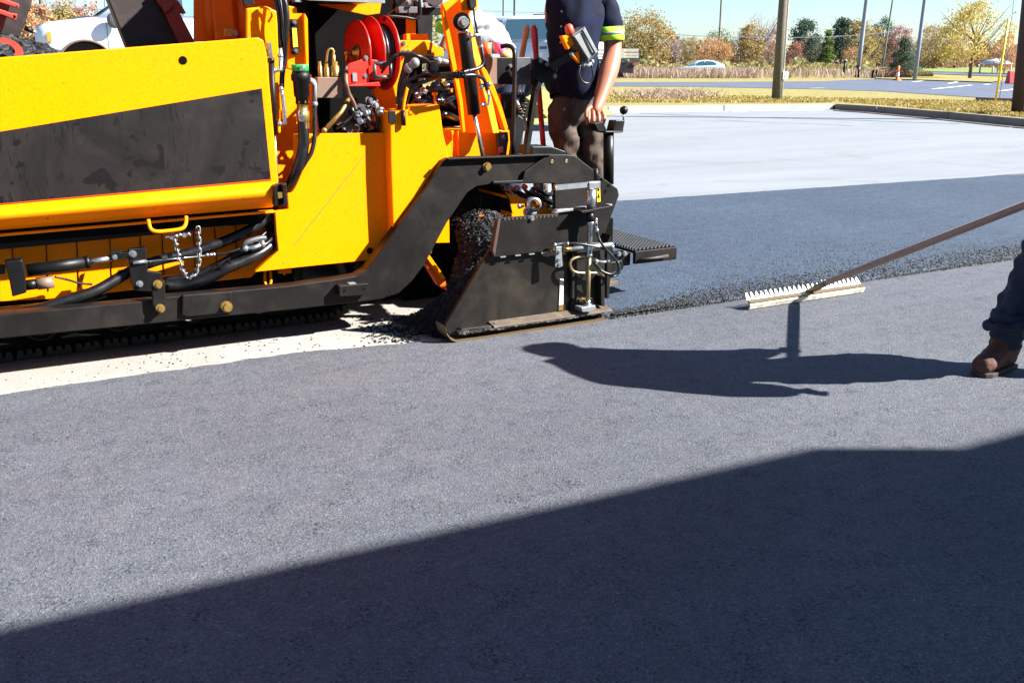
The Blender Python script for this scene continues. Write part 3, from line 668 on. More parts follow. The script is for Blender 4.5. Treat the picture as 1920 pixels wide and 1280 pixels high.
# heaped hot mix in the hopper
def heap(name, nx, ny, fn, amp, label, parent=None):
    vs = []
    for i in range(nx):
        for j in range(ny):
            p = fn(i/(nx-1), j/(ny-1)); n = noise.noise(p*32)*amp + noise.noise(p*75)*amp*.7 + noise.noise(p*9)*amp*1.4
            vs.append(p+Vector((noise.noise(p*50+Vector((5,0,0)))*amp, noise.noise(p*50+Vector((0,7,0)))*amp*.8-n*.5, n)))
    mb = MB().add(vs, [[i*ny+j, (i+1)*ny+j, (i+1)*ny+j+1, i*ny+j+1] for i in range(nx-1) for j in range(ny-1)])
    o = mb.build(name, 'hotmix', parent); return o
def hf(s, t):
    x = -1.4+2.5*s; y = 4.99+1.95*t; z = 1.455+.21*math.sin(PI*min(1, t*1.0))*1.0*max(0, 1-(max(0, x+.2)/.75)) - .32*max(0, x-.25)
    return Vector((x, y, z-.02*(t < .03)))
tag(heap('hot_asphalt_heap', 150, 110, hf, .017, ''), 'black lumpy hot asphalt heaped in the hopper', 'asphalt heap', kind='stuff')
# ---- rear edge of the hopper: gas strut, links, clevis
st = MB().tube([W(508.5,115,4.985), W(515,252,4.985)], .0155, 14); st.tube([W(508,109,4.985), W(508.6,118,4.985)], .018, 12); o = st.build('gas_strut', 'blackplain', PV)
MB().tube([W(515,250,4.985), W(521,347,4.985)], .0055, 10).build('strut_rod', 'steel', o)
mb = MB(); mb.bar(W(504,80,4.99), W(508,112,4.99), .018, .02); mb.build('strut_link', 'steel', o); MB().hexbolt(W(501,91,4.99), .011, .02).build('link_bolt','brass',o)
plate([(514,345),(537,343),(540,385),(515,387)], 4.93, .02, 'clevis_bracket', 'blackplain', PV); plate([(514,348),(520,347),(521,384),(515,386)], 4.88, .05, 'clevis_bracket', 'blackplain', PV); plate([(530,346),(537,345),(539,382),(532,384)], 4.88, .05, 'clevis_bracket', 'blackplain', PV)
MB().bar(W(520,366,4.9), W(535,364,4.9), .03, .03).build('clevis_pin', 'brass', PV)
# ---- chassis masses
MB().box((-1.3,5.60,.30),(2.25,7.0,1.0)).build('chassis_frame', 'void', PV)
plate([(-520,540),(0,452),(330,425),(520,402),(530,470),(470,520),(100,560),(0,565),(-520,625)], 5.22, .03, 'lower_side_panel', 'yellow', PV)
sp = MB()
for u in (-40, 22, 86, 143, 205, 262, 303, 362, 402, 441): MB().bar(W(u, 455-(u*.085), 5.217), W(u+5, 555-u*.11, 5.217), .004, .004).build('panel_seam', 'void', PV)
plate([(-520,500),(0,456),(366,424),(366,433),(0,468),(-520,516)], 5.10, .03, 'hinge_bar', 'blackplain', PV)
# main side panel
mp = [(553,252),(730,249),(733,250),(735,330),(735,476),(697,479),(691,488),(590,498),(478,510),(481,507),(522,470),(519,440),(516,397),(541,392),(539,362),(553,330)]
mp_o = plate(mp, 5.05, .04, 'side_panel', 'yellow', PV)
crk = MB(); crk.bar(W(552,460,5.049), W(690,283,5.049), .0022, .002); crk.build('panel_crease', 'tan', mp_o)
MB().hexbolt(W(693,470,5.05), .014, .012).build('panel_bolt', 'void', mp_o)
plate([(500,105),(560,140),(556,300),(541,392),(520,396)], 5.30, .03, 'inner_panel', 'yellow', PV)
plate([(462,16),(500,12),(520,22),(524,120),(527,250),(505,250),(497,80),(462,78)], 5.10, .04, 'column_panel', 'yellow', PV, .008)
MB().tube([W(487,14,5.085), W(506,17,5.07), W(510,30,5.07), W(503,42,5.08)], .006, 8).build('column_edge', 'yellow', PV)
plate([(540,11),(557,14),(557,24),(572,25),(577,36),(579,132),(560,136),(538,128)], 5.14, .05, 'gauge_panel', 'yellow', PV, .006)
plate([(571,25),(577,36),(579,132),(574,132),(570,38)], 5.10, .05, 'gauge_panel_flange', 'yellow', PV, .003)
g_ = plate([(543,36),(557,36),(560,102),(547,102)], 5.12, .02, 'sight_gauge', 'blackplain', PV)
plate([(548,53),(556,53),(558.5,88),(550,89)], 5.115, .005, 'gauge_window', 'yellowplastic', g_, 0)
for q in ((552,42),(555,96)): MB().hexbolt(W(*q,5.118), .009, .012).build('gauge_bolt','steel',g_)
plate([(515,140),(585,140),(600,252),(515,252)], 5.36, .03, 'bay_backplate', 'yellow', PV)
MB().box((W(548,5,5.2).x, 5.14, W(548,5,5.2).z),(W(553,5,5.2).x+.02, 5.2, 2.2)).build('gauge_post', 'lightgrey', PV)
# second panel standing proud (toolbox side)
p2 = [(741,210),(764,206),(767,199),(824,196),(831,250),(842,296),(836,300),(800,360),(745,440),(738,440),(733,300),(732,210)]
p2b = plate(p2, 4.955, .22, 'rear_side_panel', 'yellow', PV, .005)
plate([(728,170+38),(742,208),(742,232),(729,231)], 4.945, .012, 'latch_band', 'blackplain', p2b)
MB().tube([W(756,207,4.935), W(757,236,4.935)], .013, 10).build('latch_post', 'blackplain', p2b)
MB().tube(smooth_path([W(755,222,4.955), W(757,195,4.95), W(762,170,4.95), W(764,166,4.95)]), .010, 8).build('release_lever', 'yellow', p2b)
MB().tube([W(816,198,5.02), W(815,178,5.02)], .008, 8).cyl(W(815,179,5.02), W(815,174,5.02), .016, n=10).build('locking_pin', 'yellow', p2b)
for q in ((731,395),(726,263)): MB().cyl(W(*q,5.05), W(*q,5.03), .014).build('hinge_knuckle','yellow',PV)
MB().tube([W(729,262,5.04), W(731,300,5.04)], .008, 8).build('hinge_rod', 'yellow', PV); MB().tube([W(731,395,5.04), W(732,440,5.04)], .008, 8).build('hinge_rod', 'yellow', PV)
# rear yellow box with tail light
rb = plate([(800,246),(955,244),(958,300),(840,300),(800,350)], 5.15, .35, 'rear_box', 'yellow', PV, .004)
plate([(858,246),(893,248),(897,270),(873,293),(860,293)], 5.13, .018, 'gusset_plate', 'yellow', rb)
plate([(933,249),(953,248),(954,262),(950,291),(935,291)], 5.10, .03, 'light_bracket', 'grey', rb, .004)
plate([(935,276),(944,275),(947,288),(936,289)], 5.092, .012, 'tail_light', 'redlens', rb); MB().hexbolt(W(945,257,5.10), .012, .008).build('bracket_bolt','steel',rb)
# lift tower
n_ = Vector((-.80, -.60, 0)); p0_ = W(850, 120, 5.20)
def tilt(pts): return [PL(u, v, p0_, n_) for u, v in pts]
tw = MB().prism(tilt([(832,28),(846,-6),(885,-6),(884,18),(868,22),(884,90),(912,190),(925,250),(868,250),(858,160),(845,95)]), (.05,.02,0)).build('lift_tower', 'yellow', PV, .003)
plate([(829,8),(845,0),(859,-6),(861,0),(836,22)], 4.99, .03, 'tower_top_flange', 'yellow', tw)
plate([(829,10),(835,20),(850,90),(868,190),(873,248),(868,248),(861,190),(843,100),(832,40)], 5.08, .03, 'tower_front_flange', 'yellow', tw)
plate([(862,-6),(880,-6),(884,18),(866,22)], 5.02, .05, 'tower_cap', 'yellow', tw)
plate([(905,123),(913,133),(928,165),(941,200),(954,244),(947,245),(932,200),(915,160),(903,133)], 5.06, .05, 'tower_rear_flange', 'yellow', tw)
plate([(880,-6),(893,-6),(894,12),(886,20),(882,14)], 4.98, .06, 'sensor_block', 'blackplain', PV)
plate([(892,90),(900,88),(908,125),(914,190),(925,246),(952,246),(935,190),(912,132),(905,120)], 5.30, .03, 'tower_web', 'yellow', tw)
# lift cylinder
cyl0 = W(866,40,4.86); cyl1 = W(889,214,4.96)
lc = MB().tube([W(870.5,62,4.95), W(871,66,4.95), cyl1], [.034,.037,.037], 20).build('lift_cylinder', 'blackplain', PV)
MB().tube([W(889,214,4.96), W(905,292,4.97)], .0125, 14).build('cylinder_rod', 'steel', lc)
MB().cyl(W(866,41,4.90), W(866,41,4.97), .048, n=26).build('cylinder_eye', 'blackplain', lc)
MB().hexbolt(W(867,42,4.90), .024, .045).build('eye_bolt', 'steel', lc)
MB().torus(W(869,58,4.95), (W(871,66,4.95)-W(868,50,4.95)), .034, .006, 20, 6).build('wiper_ring', 'steel', lc)
def fit(pts, r=.010, parent=PV, mat='steel', name='hose_fitting'):
    w = [W(*q) for q in pts]; mb = MB().tube(w, r, 8)
    for q in w[::max(1, len(w)-1)]: mb.ball(q, r*1.35, 8)
    return mb.build(name, mat, parent)
fit([(883,68,4.85),(892,66,4.85),(900,66,4.85),(902,88,4.85)], .010); fit([(902,162,4.86),(916,158,4.86)], .012); fit([(904,197,4.88),(916,196,4.88),(917,180,4.88),(913,168,4.88)], .009)
hose([(902,88,4.85),(905,105,4.84),(905,120,4.84),(897,128,4.83),(880,133,4.81),(862,139,4.80),(845,140,4.82),(820,142,4.9),(800,148,5.0)], .011, parent=PV)
hose([(913,168,4.86),(909,152,4.84),(900,144,4.82),(885,141,4.80),(862,143,4.80),(830,145,4.85),(806,150,4.95),(775,163,5.0),(762,190,5.02),(757,215,5.0)], .011, parent=PV)
hose([(888,15,4.95),(891,40,4.93),(895,62,4.88)], .007, parent=PV)
hose([(880,132,4.805),(862,137,4.795),(840,138,4.84),(815,140,4.93),(790,140,5.02)], .009, parent=PV)
for q in ((857,140,4.80),(868,139,4.80)): MB().torus(W(*q), (1,0,.1), .022, .003, 16, 6).build('cable_tie', 'void', PV)
# black hoses round the pump
hose([(731,112,5.0),(745,103,4.96),(765,102,4.92),(785,106,4.9),(800,113,4.92),(808,124,4.95),(812,135,4.98),(805,142,4.98),(785,144,4.98),(768,150,5.0),(757,165,5.02),(752,190,5.03),(750,210,5.03)], .0105, parent=PV)
hose([(718,130,5.0),(735,108,4.96),(750,103,4.95)], .009, parent=PV)
hose([(768,128,5.05),(760,145,5.05),(752,175,5.06),(750,215,5.06)], .016, parent=PV)
hose([(775,118,5.1),(800,112,5.1),(822,116,5.12),(850,120,5.15)], .022, parent=PV)
MB().cyl(W(810,126,5.0), W(813,127,4.93), .034, .030, 18).cyl(W(813,127,4.93), W(814,127,4.90), .022, .018, 16).build('hose_grommet', 'rubber', PV)
fit([(822,114,5.1),(836,116,5.1),(848,117,5.12)], .016, mat='lightgrey'); fit([(766,128,5.02),(778,118,5.0)], .021, mat='lightgrey', name='pipe_sleeve')
# hoses along the front column
hose([(515,-10,5.03),(521,15,5.02),(524,40,5.02),(526,90,5.01)], .013, parent=PV)
hose([(530,-10,5.0),(536,12,4.99),(538,40,4.99),(535,80,5.0),(533,115,5.02),(529,140,5.02),(528,165,5.0)], .014, parent=PV)
hose([(524,-10,5.05),(529,30,5.03),(530,80,5.04)], .007, parent=PV)
hose([(526,90,5.01),(526,125,5.01)], .011, parent=PV, mat='lightgrey')
fit([(526,105,5.01),(527,132,5.0),(514,132,4.99)], .012); fit([(527,167,4.98),(530,180,4.98),(533,205,4.98),(534,232,4.97),(524,232,4.98)], .011)
hose([(585,150,5.0),(590,158,5.0),(590,175,5.0)], .012, parent=PV, mat='lightgrey'); fit([(583,152,5.0),(590,160,5.0),(590,195,5.0)], .013, mat='lightgrey')
hose([(590,192,5.0),(590,225,4.99),(590,255,4.98),(584,285,4.97),(572,305,4.97),(560,325,5.0),(546,350,5.05)], .0125, parent=PV)
# filter and big suction hose
f = MB().lathe(W(563,134,4.98), W(566,182,4.98)-W(563,134,4.98), [(0,.0),(0,.042),(.02,.05),(.045,.05),(.05,.042),(.125,.040),(.13,.034),(.165,.033),(.165,0)], 22).build('hydraulic_filter', 'blackplain', PV)
MB().lathe(W(562,121,4.98), (0,0,-1), [(0,0),(0,.044),(.034,.044),(.034,0)], 12).build('filter_cap', 'green', f)
plate([(562,123),(568,123),(568,133),(562,133)], 4.93, .004, 'cap_mark', 'grey', f, 0)
MB().lathe(W(566,182,4.98), (0,0,-1), [(0,.0),(0,.030),(.03,.036),(.035,.030),(.07,.030),(.075,.036),(.11,.034),(.12,.03),(.16,.03)], 6).build('hex_adapter', 'brass', f)
hose([(567,222,4.98),(569,250,4.98),(569,275,4.98),(562,305,4.98),(550,335,5.02),(540,356,5.08)], .030, parent=PV)
hose([(567,208,4.98),(567,228,4.98)], .032, parent=PV, mat='steel')
# ---- engine bay
eb = MB().box((W(560,20,5.9).x-.1, 5.95, .95),(W(740,20,5.9).x+.2, 6.0, 2.3)); eb.build('engine_bay_wall', 'void', PV)
MB().box((W(580,20,5.4).x, 5.42, .95),(W(590,20,5.4).x, 5.95, 2.3)).build('engine_bay_side', 'void', PV)
MB().box((W(572,20,5.3).x, 5.30, .93),(W(866,245,5.3).x, 5.9, .97)).build('deck_plate', 'void', PV)
zc = W(600,-3,5.12).z
MB().box((W(572,0,5.12).x,5.12,zc),(W(724,0,5.12).x,6.9,zc+.06)).build('canopy','blackplain',PV,.006)
MB().prism([(W(575,0,5.14).x,5.14,zc+.062),(W(720,0,5.14).x+.1,5.14,zc+.062),(W(720,0,5.14).x+.1,5.14,zc+.55),(W(575,0,5.14).x+.1,5.14,zc+.70),(W(575,0,5.14).x-.05,5.14,zc+.55)], (0,1.7,0)).build('added_shade_hood','yellow',PV,.03)  # unseen mass added above the bay to shade it and the bulkhead
plate([(560,-14),(690,-14),(716,2),(712,26),(688,29),(600,10)], 5.62, .03, 'canopy_bracket', 'yellow', PV)
MB().bar(W(575,-3,5.10), W(720,3,5.10), .03, .02).build('canopy_rail', 'lightgrey', PV)
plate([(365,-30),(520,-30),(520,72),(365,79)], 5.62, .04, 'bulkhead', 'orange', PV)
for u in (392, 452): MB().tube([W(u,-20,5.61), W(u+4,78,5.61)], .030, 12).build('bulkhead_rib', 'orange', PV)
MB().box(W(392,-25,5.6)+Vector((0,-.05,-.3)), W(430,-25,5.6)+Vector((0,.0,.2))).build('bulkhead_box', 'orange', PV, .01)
plate([(420,54),(446,57),(446,68),(421,70)], 5.50, .05, 'marker_light', 'amber', PV, .004); MB().hexbolt(W(440,63,5.5), .012, .03).build('marker_bolt','steel',PV)
plate([(455,-5),(475,-5),(478,10),(458,11)], 5.0, .03, 'switch_plate', 'blackplain', PV)
mv = plate([(595,145),(642,145),(642,184),(594,184)], 5.06, .05, 'valve_block', 'tan', PV)
for (u, v0, v1, r, mt) in ((601,145,117,.011,'brass'),(613,145,121,.014,'brass'),(629,143,117,.022,'brass'),(626,117,98,.010,'brass')):
    MB().lathe(W(u,v0,5.08), (0,0,1), [(0,r),((v0-v1)/345*.7,r),((v0-v1)/345*.72,r*.75),((v0-v1)/345,r*.7),((v0-v1)/345,0)], 8 if r < .02 else 18).build('valve_cartridge', mt, mv)
hose([(627,98,5.08),(622,92,5.08),(615,96,5.08),(612,118,5.08)], .006, parent=mv, mat='brass', name='pilot_line')
fit([(608,245,4.98),(640,210,5.02),(657,180,5.06)], .012, mat='brass', name='drain_pipe')
hose([(652,178,5.05),(660,195,5.05),(668,210,5.05),(640,235,5.05)], .008, parent=PV)
pm = MB()
pm.lathe(W(640,250,5.12), W(700,190,5.2)-W(640,250,5.12), [(0,.06),(.10,.062),(.12,.05),(.2,.05),(.22,.03),(.3,.03)], 16)
pm.build('hydraulic_pump', 'grey', PV)
for q in ((668,215,5.05),(680,205,5.05),(690,212,5.03),(700,195,5.05),(676,228,5.04),(712,205,5.0),(688,190,5.06)): MB().hexbolt(W(*q), random.uniform(.012,.02), .03, (random.gauss(0,.5),-1,random.gauss(0,.5))).build('pump_fitting', random.choice(['lightgrey','steel','grey']), PV)
for k in range(6):
    q = random.Random(k); a = (655+q.random()*50, 185+q.random()*20, 5.15); hose([a, (a[0]+q.gauss(0,14), a[1]+20, 5.08), (a[0]+q.gauss(0,24), a[1]+42, 5.1), (a[0]+q.gauss(0,30), 256, 5.2)], .007+.006*q.random(), parent=PV)
# clutter behind the tower (pump compartment)
for k in range(9):
    q = random.Random(40+k); u = 770+q.random()*80; v = 150+q.random()*60
    hose([(u, v, 5.3), (u+q.gauss(0,20), v+15, 5.22), (u+30, v+q.gauss(10,10), 5.2), (u+50, v+20, 5.35)], .008+.01*q.random(), parent=PV)
mb = MB().box(W(775,240,5.5), W(860,170,5.75)); mb.build('pump_housing', 'void', PV, .02)
for q in ((790,150,5.15),(800,140,5.16),(783,180,5.1),(792,168,5.1),(826,150,5.2),(835,158,5.2),(842,170,5.2)): MB().hexbolt(W(*q), .013, .035, (random.gauss(0,.4),-1,random.gauss(0,.4))).build('pump_fitting', random.choice(['brass','steel','lightgrey']), PV)
# orange-yellow bracket column and plates above
plate([(703,160),(722,84),(727,76),(762,76),(758,110),(745,160),(738,250),(700,250),(702,190)], 5.32, .05, 'bracket_column', 'yellow', PV, .004)
bt = plate([(727,76),(805,76),(831,95),(812,106),(803,110),(760,104),(738,92)], 5.10, .03, 'bracket_plate', 'yellow', PV, .003)
plate([(762,64),(803,64),(804,76),(762,76)], 5.2, .05, 'bracket_upstand', 'yellow', PV)
plate([(812,98),(825,88),(832,92),(832,106),(812,106)], 5.09, .03, 'bracket_gusset', 'yellow', PV)
for q in ((756,82,5.1),(756,98,5.1),(724,152,5.32),(738,151,5.32),(765,98,5.1),(805,98,5.1)): MB().hexbolt(W(*q), .010, .014).build('bracket_bolt', 'grey', PV)
plate([(730,34),(762,34),(762,66),(728,66)], 5.45, .04, 'fuse_box', 'blackplain', PV); plate([(762,36),(780,36),(780,66),(762,66)], 5.44, .04, 'orange_post', 'yellow', PV)
plate([(782,28),(812,28),(810,80),(803,80),(803,66),(784,66)], 5.5, .04, 'relay_box', 'blackplain', PV)
plate([(728,30),(757,5),(762,0),(775,0),(782,14),(834,14),(834,28),(728,30)], 5.35, .05, 'seat_bracket', 'blackplain', PV)
for u in (747, 766): plate([(u,13),(u+17,13),(u+17,25),(u,25)], 5.28, .05, 'bracket_pad', 'grey', PV)
hose([(718,38,5.2),(730,31,5.2),(760,33,5.2),(778,36,5.2),(788,28,5.2),(787,5,5.2),(785,-12,5.2)], .008, parent=PV)
MB().tube([W(735,-20,5.4), W(741,-5,5.4), W(741,18,5.4)], .018, 10).build('handrail_post', 'blackplain', PV)
for q in ((766,4,5.3),(798,10,5.3),(781,-2,5.25),(738,60,5.43)): MB().hexbolt(W(*q), .012, .016).build('bracket_bolt', 'steel', PV)
plate([(800,-20),(832,-12),(830,8),(812,12),(798,4)], 5.3, .05, 'console_edge', 'truckbed', PV)
# hose reel
rl = MB(); rc = W(668,95,4.98); ax = Vector((.93, .36, 0)).normalized()       # reel axle, seen mostly edge on
def disc(mb, c, r, t, n=36): return mb.lathe(c-ax*t/2, ax, [(0,0),(0,r),(t*.3,r*1.03),(t,r*1.03),(t,r),(t,0)], n)
ax = Vector((.62,-.785,0)).normalized()
cA = D(667,94,5.15); 
REEL = MB()
def tdisc(mb, c, ax_, rx, rz, t, n=36):
    a = ax_; s_ = Vector((-a.y, a.x, 0)); vs = []
    for h, k in ((0,.0),(0,1),(t*.35,1.04),(t,1.04),(t,.96),(t*.5,.0)):
        for i in range(n): q = 2*PI*i/n; vs.append(c+a*h+s_*math.cos(q)*rx*k+Vector((0,0,math.sin(q)*rz*k)))
    return mb.add(vs, [[i*n+k, i*n+(k+1) % n, (i+1)*n+(k+1) % n, (i+1)*n+k] for i in range(5) for k in range(n)], True)
ax = Vector((-.995,-.10,0)).normalized()
c1 = D(672,100,5.22); c2 = c1 - ax*.165; c3 = c1 - ax*.075
rroot = tdisc(MB(), c1, ax, .170, .170, .012).build('hose_reel', 'red', PV)
tdisc(MB(), c3, ax, .190, .190, .010).build('reel_flange', 'red', rroot); tdisc(MB(), c2, ax, .195, .195, .012).build('reel_flange', 'red', rroot)
hb = MB(); s_ = Vector((-ax.y, ax.x, 0))
for j, (rr, cnt) in enumerate(((.150,4),(.128,5))):
    for k in range(cnt):
        c = c3 - ax*(.015+.018*k+.009*j); hb.tube([c+s_*math.cos(2*PI*i/32)*rr+Vector((0,0,math.sin(2*PI*i/32)*rr)) for i in range(33)], .011, 7, False)
hb.build('wound_hose', 'rubber', rroot)
MB().lathe(c1+ax*.012, ax, [(0,0),(0,.045),(.006,.043),(.008,.022),(.03,.020),(.03,0)], 20).build('reel_hub', 'brass', rroot)
MB().tube([c1+ax*.02, c1+ax*.07, c1+ax*.07+Vector((0,0,-.05))], .012, 10).ball(c1+ax*.07, .017, 10).build('swivel', 'brass', rroot)
MB().tube(smooth_path([c1+ax*.07+Vector((0,0,-.05)), W(649,150,4.98), W(654,175,5.0), W(662,190,5.02), W(667,205,5.05)]), .010, 9).build('feed_hose', 'tan', rroot)
plate([(654,120),(690,108),(692,160),(652,158)], 5.02, .02, 'reel_stand', 'red', rroot, .003); plate([(690,104),(697,112),(730,116),(730,148),(692,150)], 5.06, .03, 'reel_arm', 'red', rroot, .003)
plate([(661,137),(669,137),(670,153),(662,153)], 5.012, .006, 'rating_plate', 'lightgrey', rroot, 0)
plate([(654,160),(710,154),(714,162),(655,162)], 5.0, .12, 'reel_foot', 'red', rroot)
fr = MB()
for a, b2 in (((702,120),(732,119)),((732,119),(732,144)),((732,144),(703,145)),((703,145),(702,120))): fr.tube([W(*a,5.0), W(*b2,5.0)], .010, 8)
fr.build('roller_guide', 'grey', rroot)
for q in ((686,109,5.02),(685,143,5.02)): MB().hexbolt(W(*q), .010, .008).build('reel_bolt','steel',rroot)
MB().tube(smooth_path([W(716,136,5.04), W(724,124,4.99), W(738,108,4.96), W(752,103,4.95)]), .008, 8).build('reel_hose_end', 'rubber', rroot)
# ---- tow arm
YA = 4.90
arm = [(-520,637),(0,589.5),(309,561),(309,557),(540,536),(640,522),(668,517),(688,505),(712,472),(800,352),(831,302),(841,297),(1032,290),(1062,290),(1078,292),(1115,320),(1127,331),(1140,345),(1115,352),(1040,344),(925,345),(893,350),(876,362),(838,418),(795,498),(772,528),(748,550),(715,561),(640,570),(540,581),(300,605),(0,634.5),(-520,686)]
ar = plate(arm, YA, .09, 'tow_arm', 'black', PV, .006)
plate([(-520,650),(0,600),(309,570),(540,546),(690,530),(690,545),(540,560),(309,588),(0,618),(-520,670)], YA+.088, .16, 'arm_inner_beam', 'black', ar)
plate([(838,297),(1032,289),(1032,292),(842,300)], YA-.035, .035, 'arm_top_flange', 'black', ar, .002)
plate([(984,321),(1030,290),(1062,290),(1078,292),(1115,320),(1127,331),(1158,354),(1161,366),(1140,422),(1132,446),(1133,470),(1075,470),(1042,460),(1040,344),(925,345),(925,340),(980,338)], YA-.025, .024, 'arm_rear_plate', 'black', ar, .004)
for q in ((1035,303),(1062,302),(1128,337),(1141,348),(1135,359)): c = W(*q,YA-.026); MB().torus(c, (0,1,0), .009, .0018, 16, 6).cyl(c+Vector((0,-.0005,0)), c, .009, n=14).build('bolt_hole','brasswire' if q[0] < 1100 else 'void',ar)
plate([(342,553),(435,546),(436,586),(349,594),(341,590)], YA-.022, .022, 'arm_sleeve', 'black', ar, .006)
MB().hexbolt(W(425,575,YA-.022), .021, .03).cyl(W(425,575,YA-.022), W(425,575,YA-.034), .030, n=20).build('arm_bolt','brass',ar)
MB().hexbolt(W(912,312,YA), .020, .03).build('arm_bolt','brass',ar)
bb = plate([(636,536),(691,531),(692,553),(637,556)], YA-.06, .06, 'arm_lug', 'black', ar, .004)
for q in ((645,545),(682,541.5)): MB().cyl(W(*q,YA-.061), W(*q,YA-.0595), .0085, n=14).build('lug_hole','void',bb)
plate([(655,532),(668,531),(668,533),(656,534)], YA-.05, .04, 'grease_smear', 'lightgrey', bb, 0)
# linkage ahead of the arm
lk = plate([(240,467),(274,464),(277,508),(302,511),(303,549),(252,545),(245,528)], 5.0, .03, 'depth_bracket', 'blackplain', PV, .004)
ll = plate([(285,531),(309,527),(312,580),(304,586),(292,584),(286,570)], YA-.04, .03, 'depth_link', 'black', PV, .006)
for q, r, y, pr_ in (((249,476),.011,5.0,lk),((262,532),.010,5.0,lk),((296,533),.013,YA-.04,ll),((301,578),.013,YA-.04,ll)): MB().hexbolt(W(*q,y), r, .016).cyl(W(*q,y), W(*q,y-.006), r*1.7, n=16).build('link_bolt','brass' if r > .012 else 'steel',pr_)
hc = MB().tube([W(50,507,5.02), W(167,491,5.02)], .030, 18).tube([W(160,492,5.02), W(168,490.5,5.02)], .032, 18).build('depth_cylinder', 'blackplain', PV)
MB().tube([W(168,491,5.02), W(208,484,5.02)], .0145, 14).build('cylinder_rod','steel',hc)
plate([(207,472),(226,470),(226,474),(250,472),(250,484),(228,486),(207,488)], 5.0, .035, 'rod_clevis','blackplain',hc); MB().hexbolt(W(215,482,5.0), .010, .012).build('clevis_bolt','steel',hc)
plate([(9,491),(42,487),(48,512),(50,549),(23,557),(18,530)], 4.97, .08, 'cylinder_mount', 'blackplain', hc, .006); plate([(-40,500),(10,499),(10,514),(-40,518)], 5.0, .05, 'mount_lug','blackplain',hc)
so_ = MB().tube([W(46,535,5.03), W(70,532,5.03)], .026, 14).build('solenoid','blackplain',hc); MB().tube([W(69,532,5.03), W(101,528,5.03)], .031, 18).build('solenoid_cap','tan',so_)
hose([(103,519,5.0),(125,524,5.02),(150,531,5.05),(172,533,5.08)], .006, parent=PV)
# crawler side hoses
hose([(-80,600,5.05),(60,582,5.03),(120,565,5.02),(180,545,5.03),(235,514,5.07),(290,490,5.09),(350,476,5.1),(420,453,5.1),(470,430,5.1),(510,404,5.12)], .028, parent=PV)
hose([(-60,590,5.12),(80,575,5.12),(200,555,5.15)], .022, parent=PV)
hose([(300,535,5.12),(340,536,5.10),(375,527,5.07),(405,515,5.05),(425,503,5.04),(460,488,5.05),(490,473,5.07),(512,455,5.12),(520,446,5.18)], .030, name='hose_loom', parent=PV)
hose([(308,525,5.15),(350,520,5.12),(390,508,5.10),(440,480,5.09),(480,460,5.1),(516,436,5.15)], .024, name='hose_loom', parent=PV)
hose([(402,477,5.05),(425,474,5.04),(448,467,5.04),(478,452,5.06),(500,434,5.1),(516,414,5.16)], .007, parent=PV)
hose([(470,470,5.03),(490,462,5.03),(505,452,5.06),(515,438,5.12)], .011, parent=PV); fit([(460,466,5.03),(478,464,5.03),(492,458,5.03)], .014)
hose([(452,470,5.05),(462,455,5.03),(485,447,5.04),(498,446,5.05)], .014, parent=PV, mat='grey')
fit([(388,478,5.05),(401,477,5.05)], .008); MB().tube([W(249,493,4.99), W(275,490,5.0)], .010, 10).tube([W(272,490.5,5.0), W(390,479,5.05)], .004, 6).build('control_cable','steel',PV)
for q in ((413,505),(433,498)): MB().torus(W(*q,5.05), (1,0,.45), .033, .004, 20, 6).build('cable_tie','void',PV)
plate([(514,395),(520,392),(520,470),(517,456),(505,440),(500,430),(490,420),(480,410)], 5.19, .01, 'hose_port', 'void', PV, 0)
# fold handle, chain, wing nuts, hooks
hd = MB().tube(smooth_path([W(278,412,4.97), W(282,428,4.95), W(292,434,4.94), W(315,433,4.94), W(340,429,4.94), W(348,420,4.95), W(349,406,4.97)], 4), .0095, 10).build('fold_handle', 'yellow', PV)
def chain(pts, name, mat, parent, pitch=.026):
    P = smooth_path([W(*q) for q in pts], 30); acc = [P[0]]; d = 0
    for a, b2 in zip(P, P[1:]):
        d += (b2-a).length
        if d >= pitch: acc.append(b2); d = 0
    mb = MB()
    for i, (a, b2) in enumerate(zip(acc, acc[1:])):
        t = (b2-a).normalized(); s = Vector((0,1,0)) if i % 2 else t.cross(Vector((0,1,0))).normalized()
        if i % 2: s = (Vector((0,1,0))-t*t.y).normalized()
        c = (a+b2)/2; L = pitch*.42; r = .0095; pts_ = []
        for k in range(17):
            q = 2*PI*k/16; pts_.append(c + t*(math.sin(q)*r+(L if math.sin(q) >= 0 else -L)) + s*math.cos(q)*r)
        mb.tube(pts_, .0035, 6, False)
    return mb.build(name, mat, parent)
chain([(325,440,4.97),(332,466,4.965),(338,492,4.96),(346,512,4.96),(357,520,4.96),(367,511,4.96),(373,490,4.96),(373,460,4.965),(371,420,4.97)], 'safety_chain', 'zinc', PV)
for q in ((321,444),(345,441)):
    c = W(*q,4.97); mb = MB().cyl(c+Vector((0,.01,0)), c-Vector((0,.012,0)), .011)
    for s in (-1, 1): mb.tube([c+Vector((s*.008,-.006,0)), c+Vector((s*.022,-.01,.008)), c+Vector((s*.03,-.01,-.004))], [.006,.009,.006], 8)
    mb.build('wing_nut', 'steel', PV)
MB().tube(smooth_path([W(497,508,5.14), W(497,530,5.12), W(503,537,5.11), (W(508,528,5.11)), W(507,508,5.14)], 4), .0075, 8).build('tie_down_hook', 'yellow', PV)
plate([(522,506),(547,504),(547,512),(536,513),(534,518),(531,513),(522,513)], 5.18, .02, 'panel_foot', 'yellow', PV)
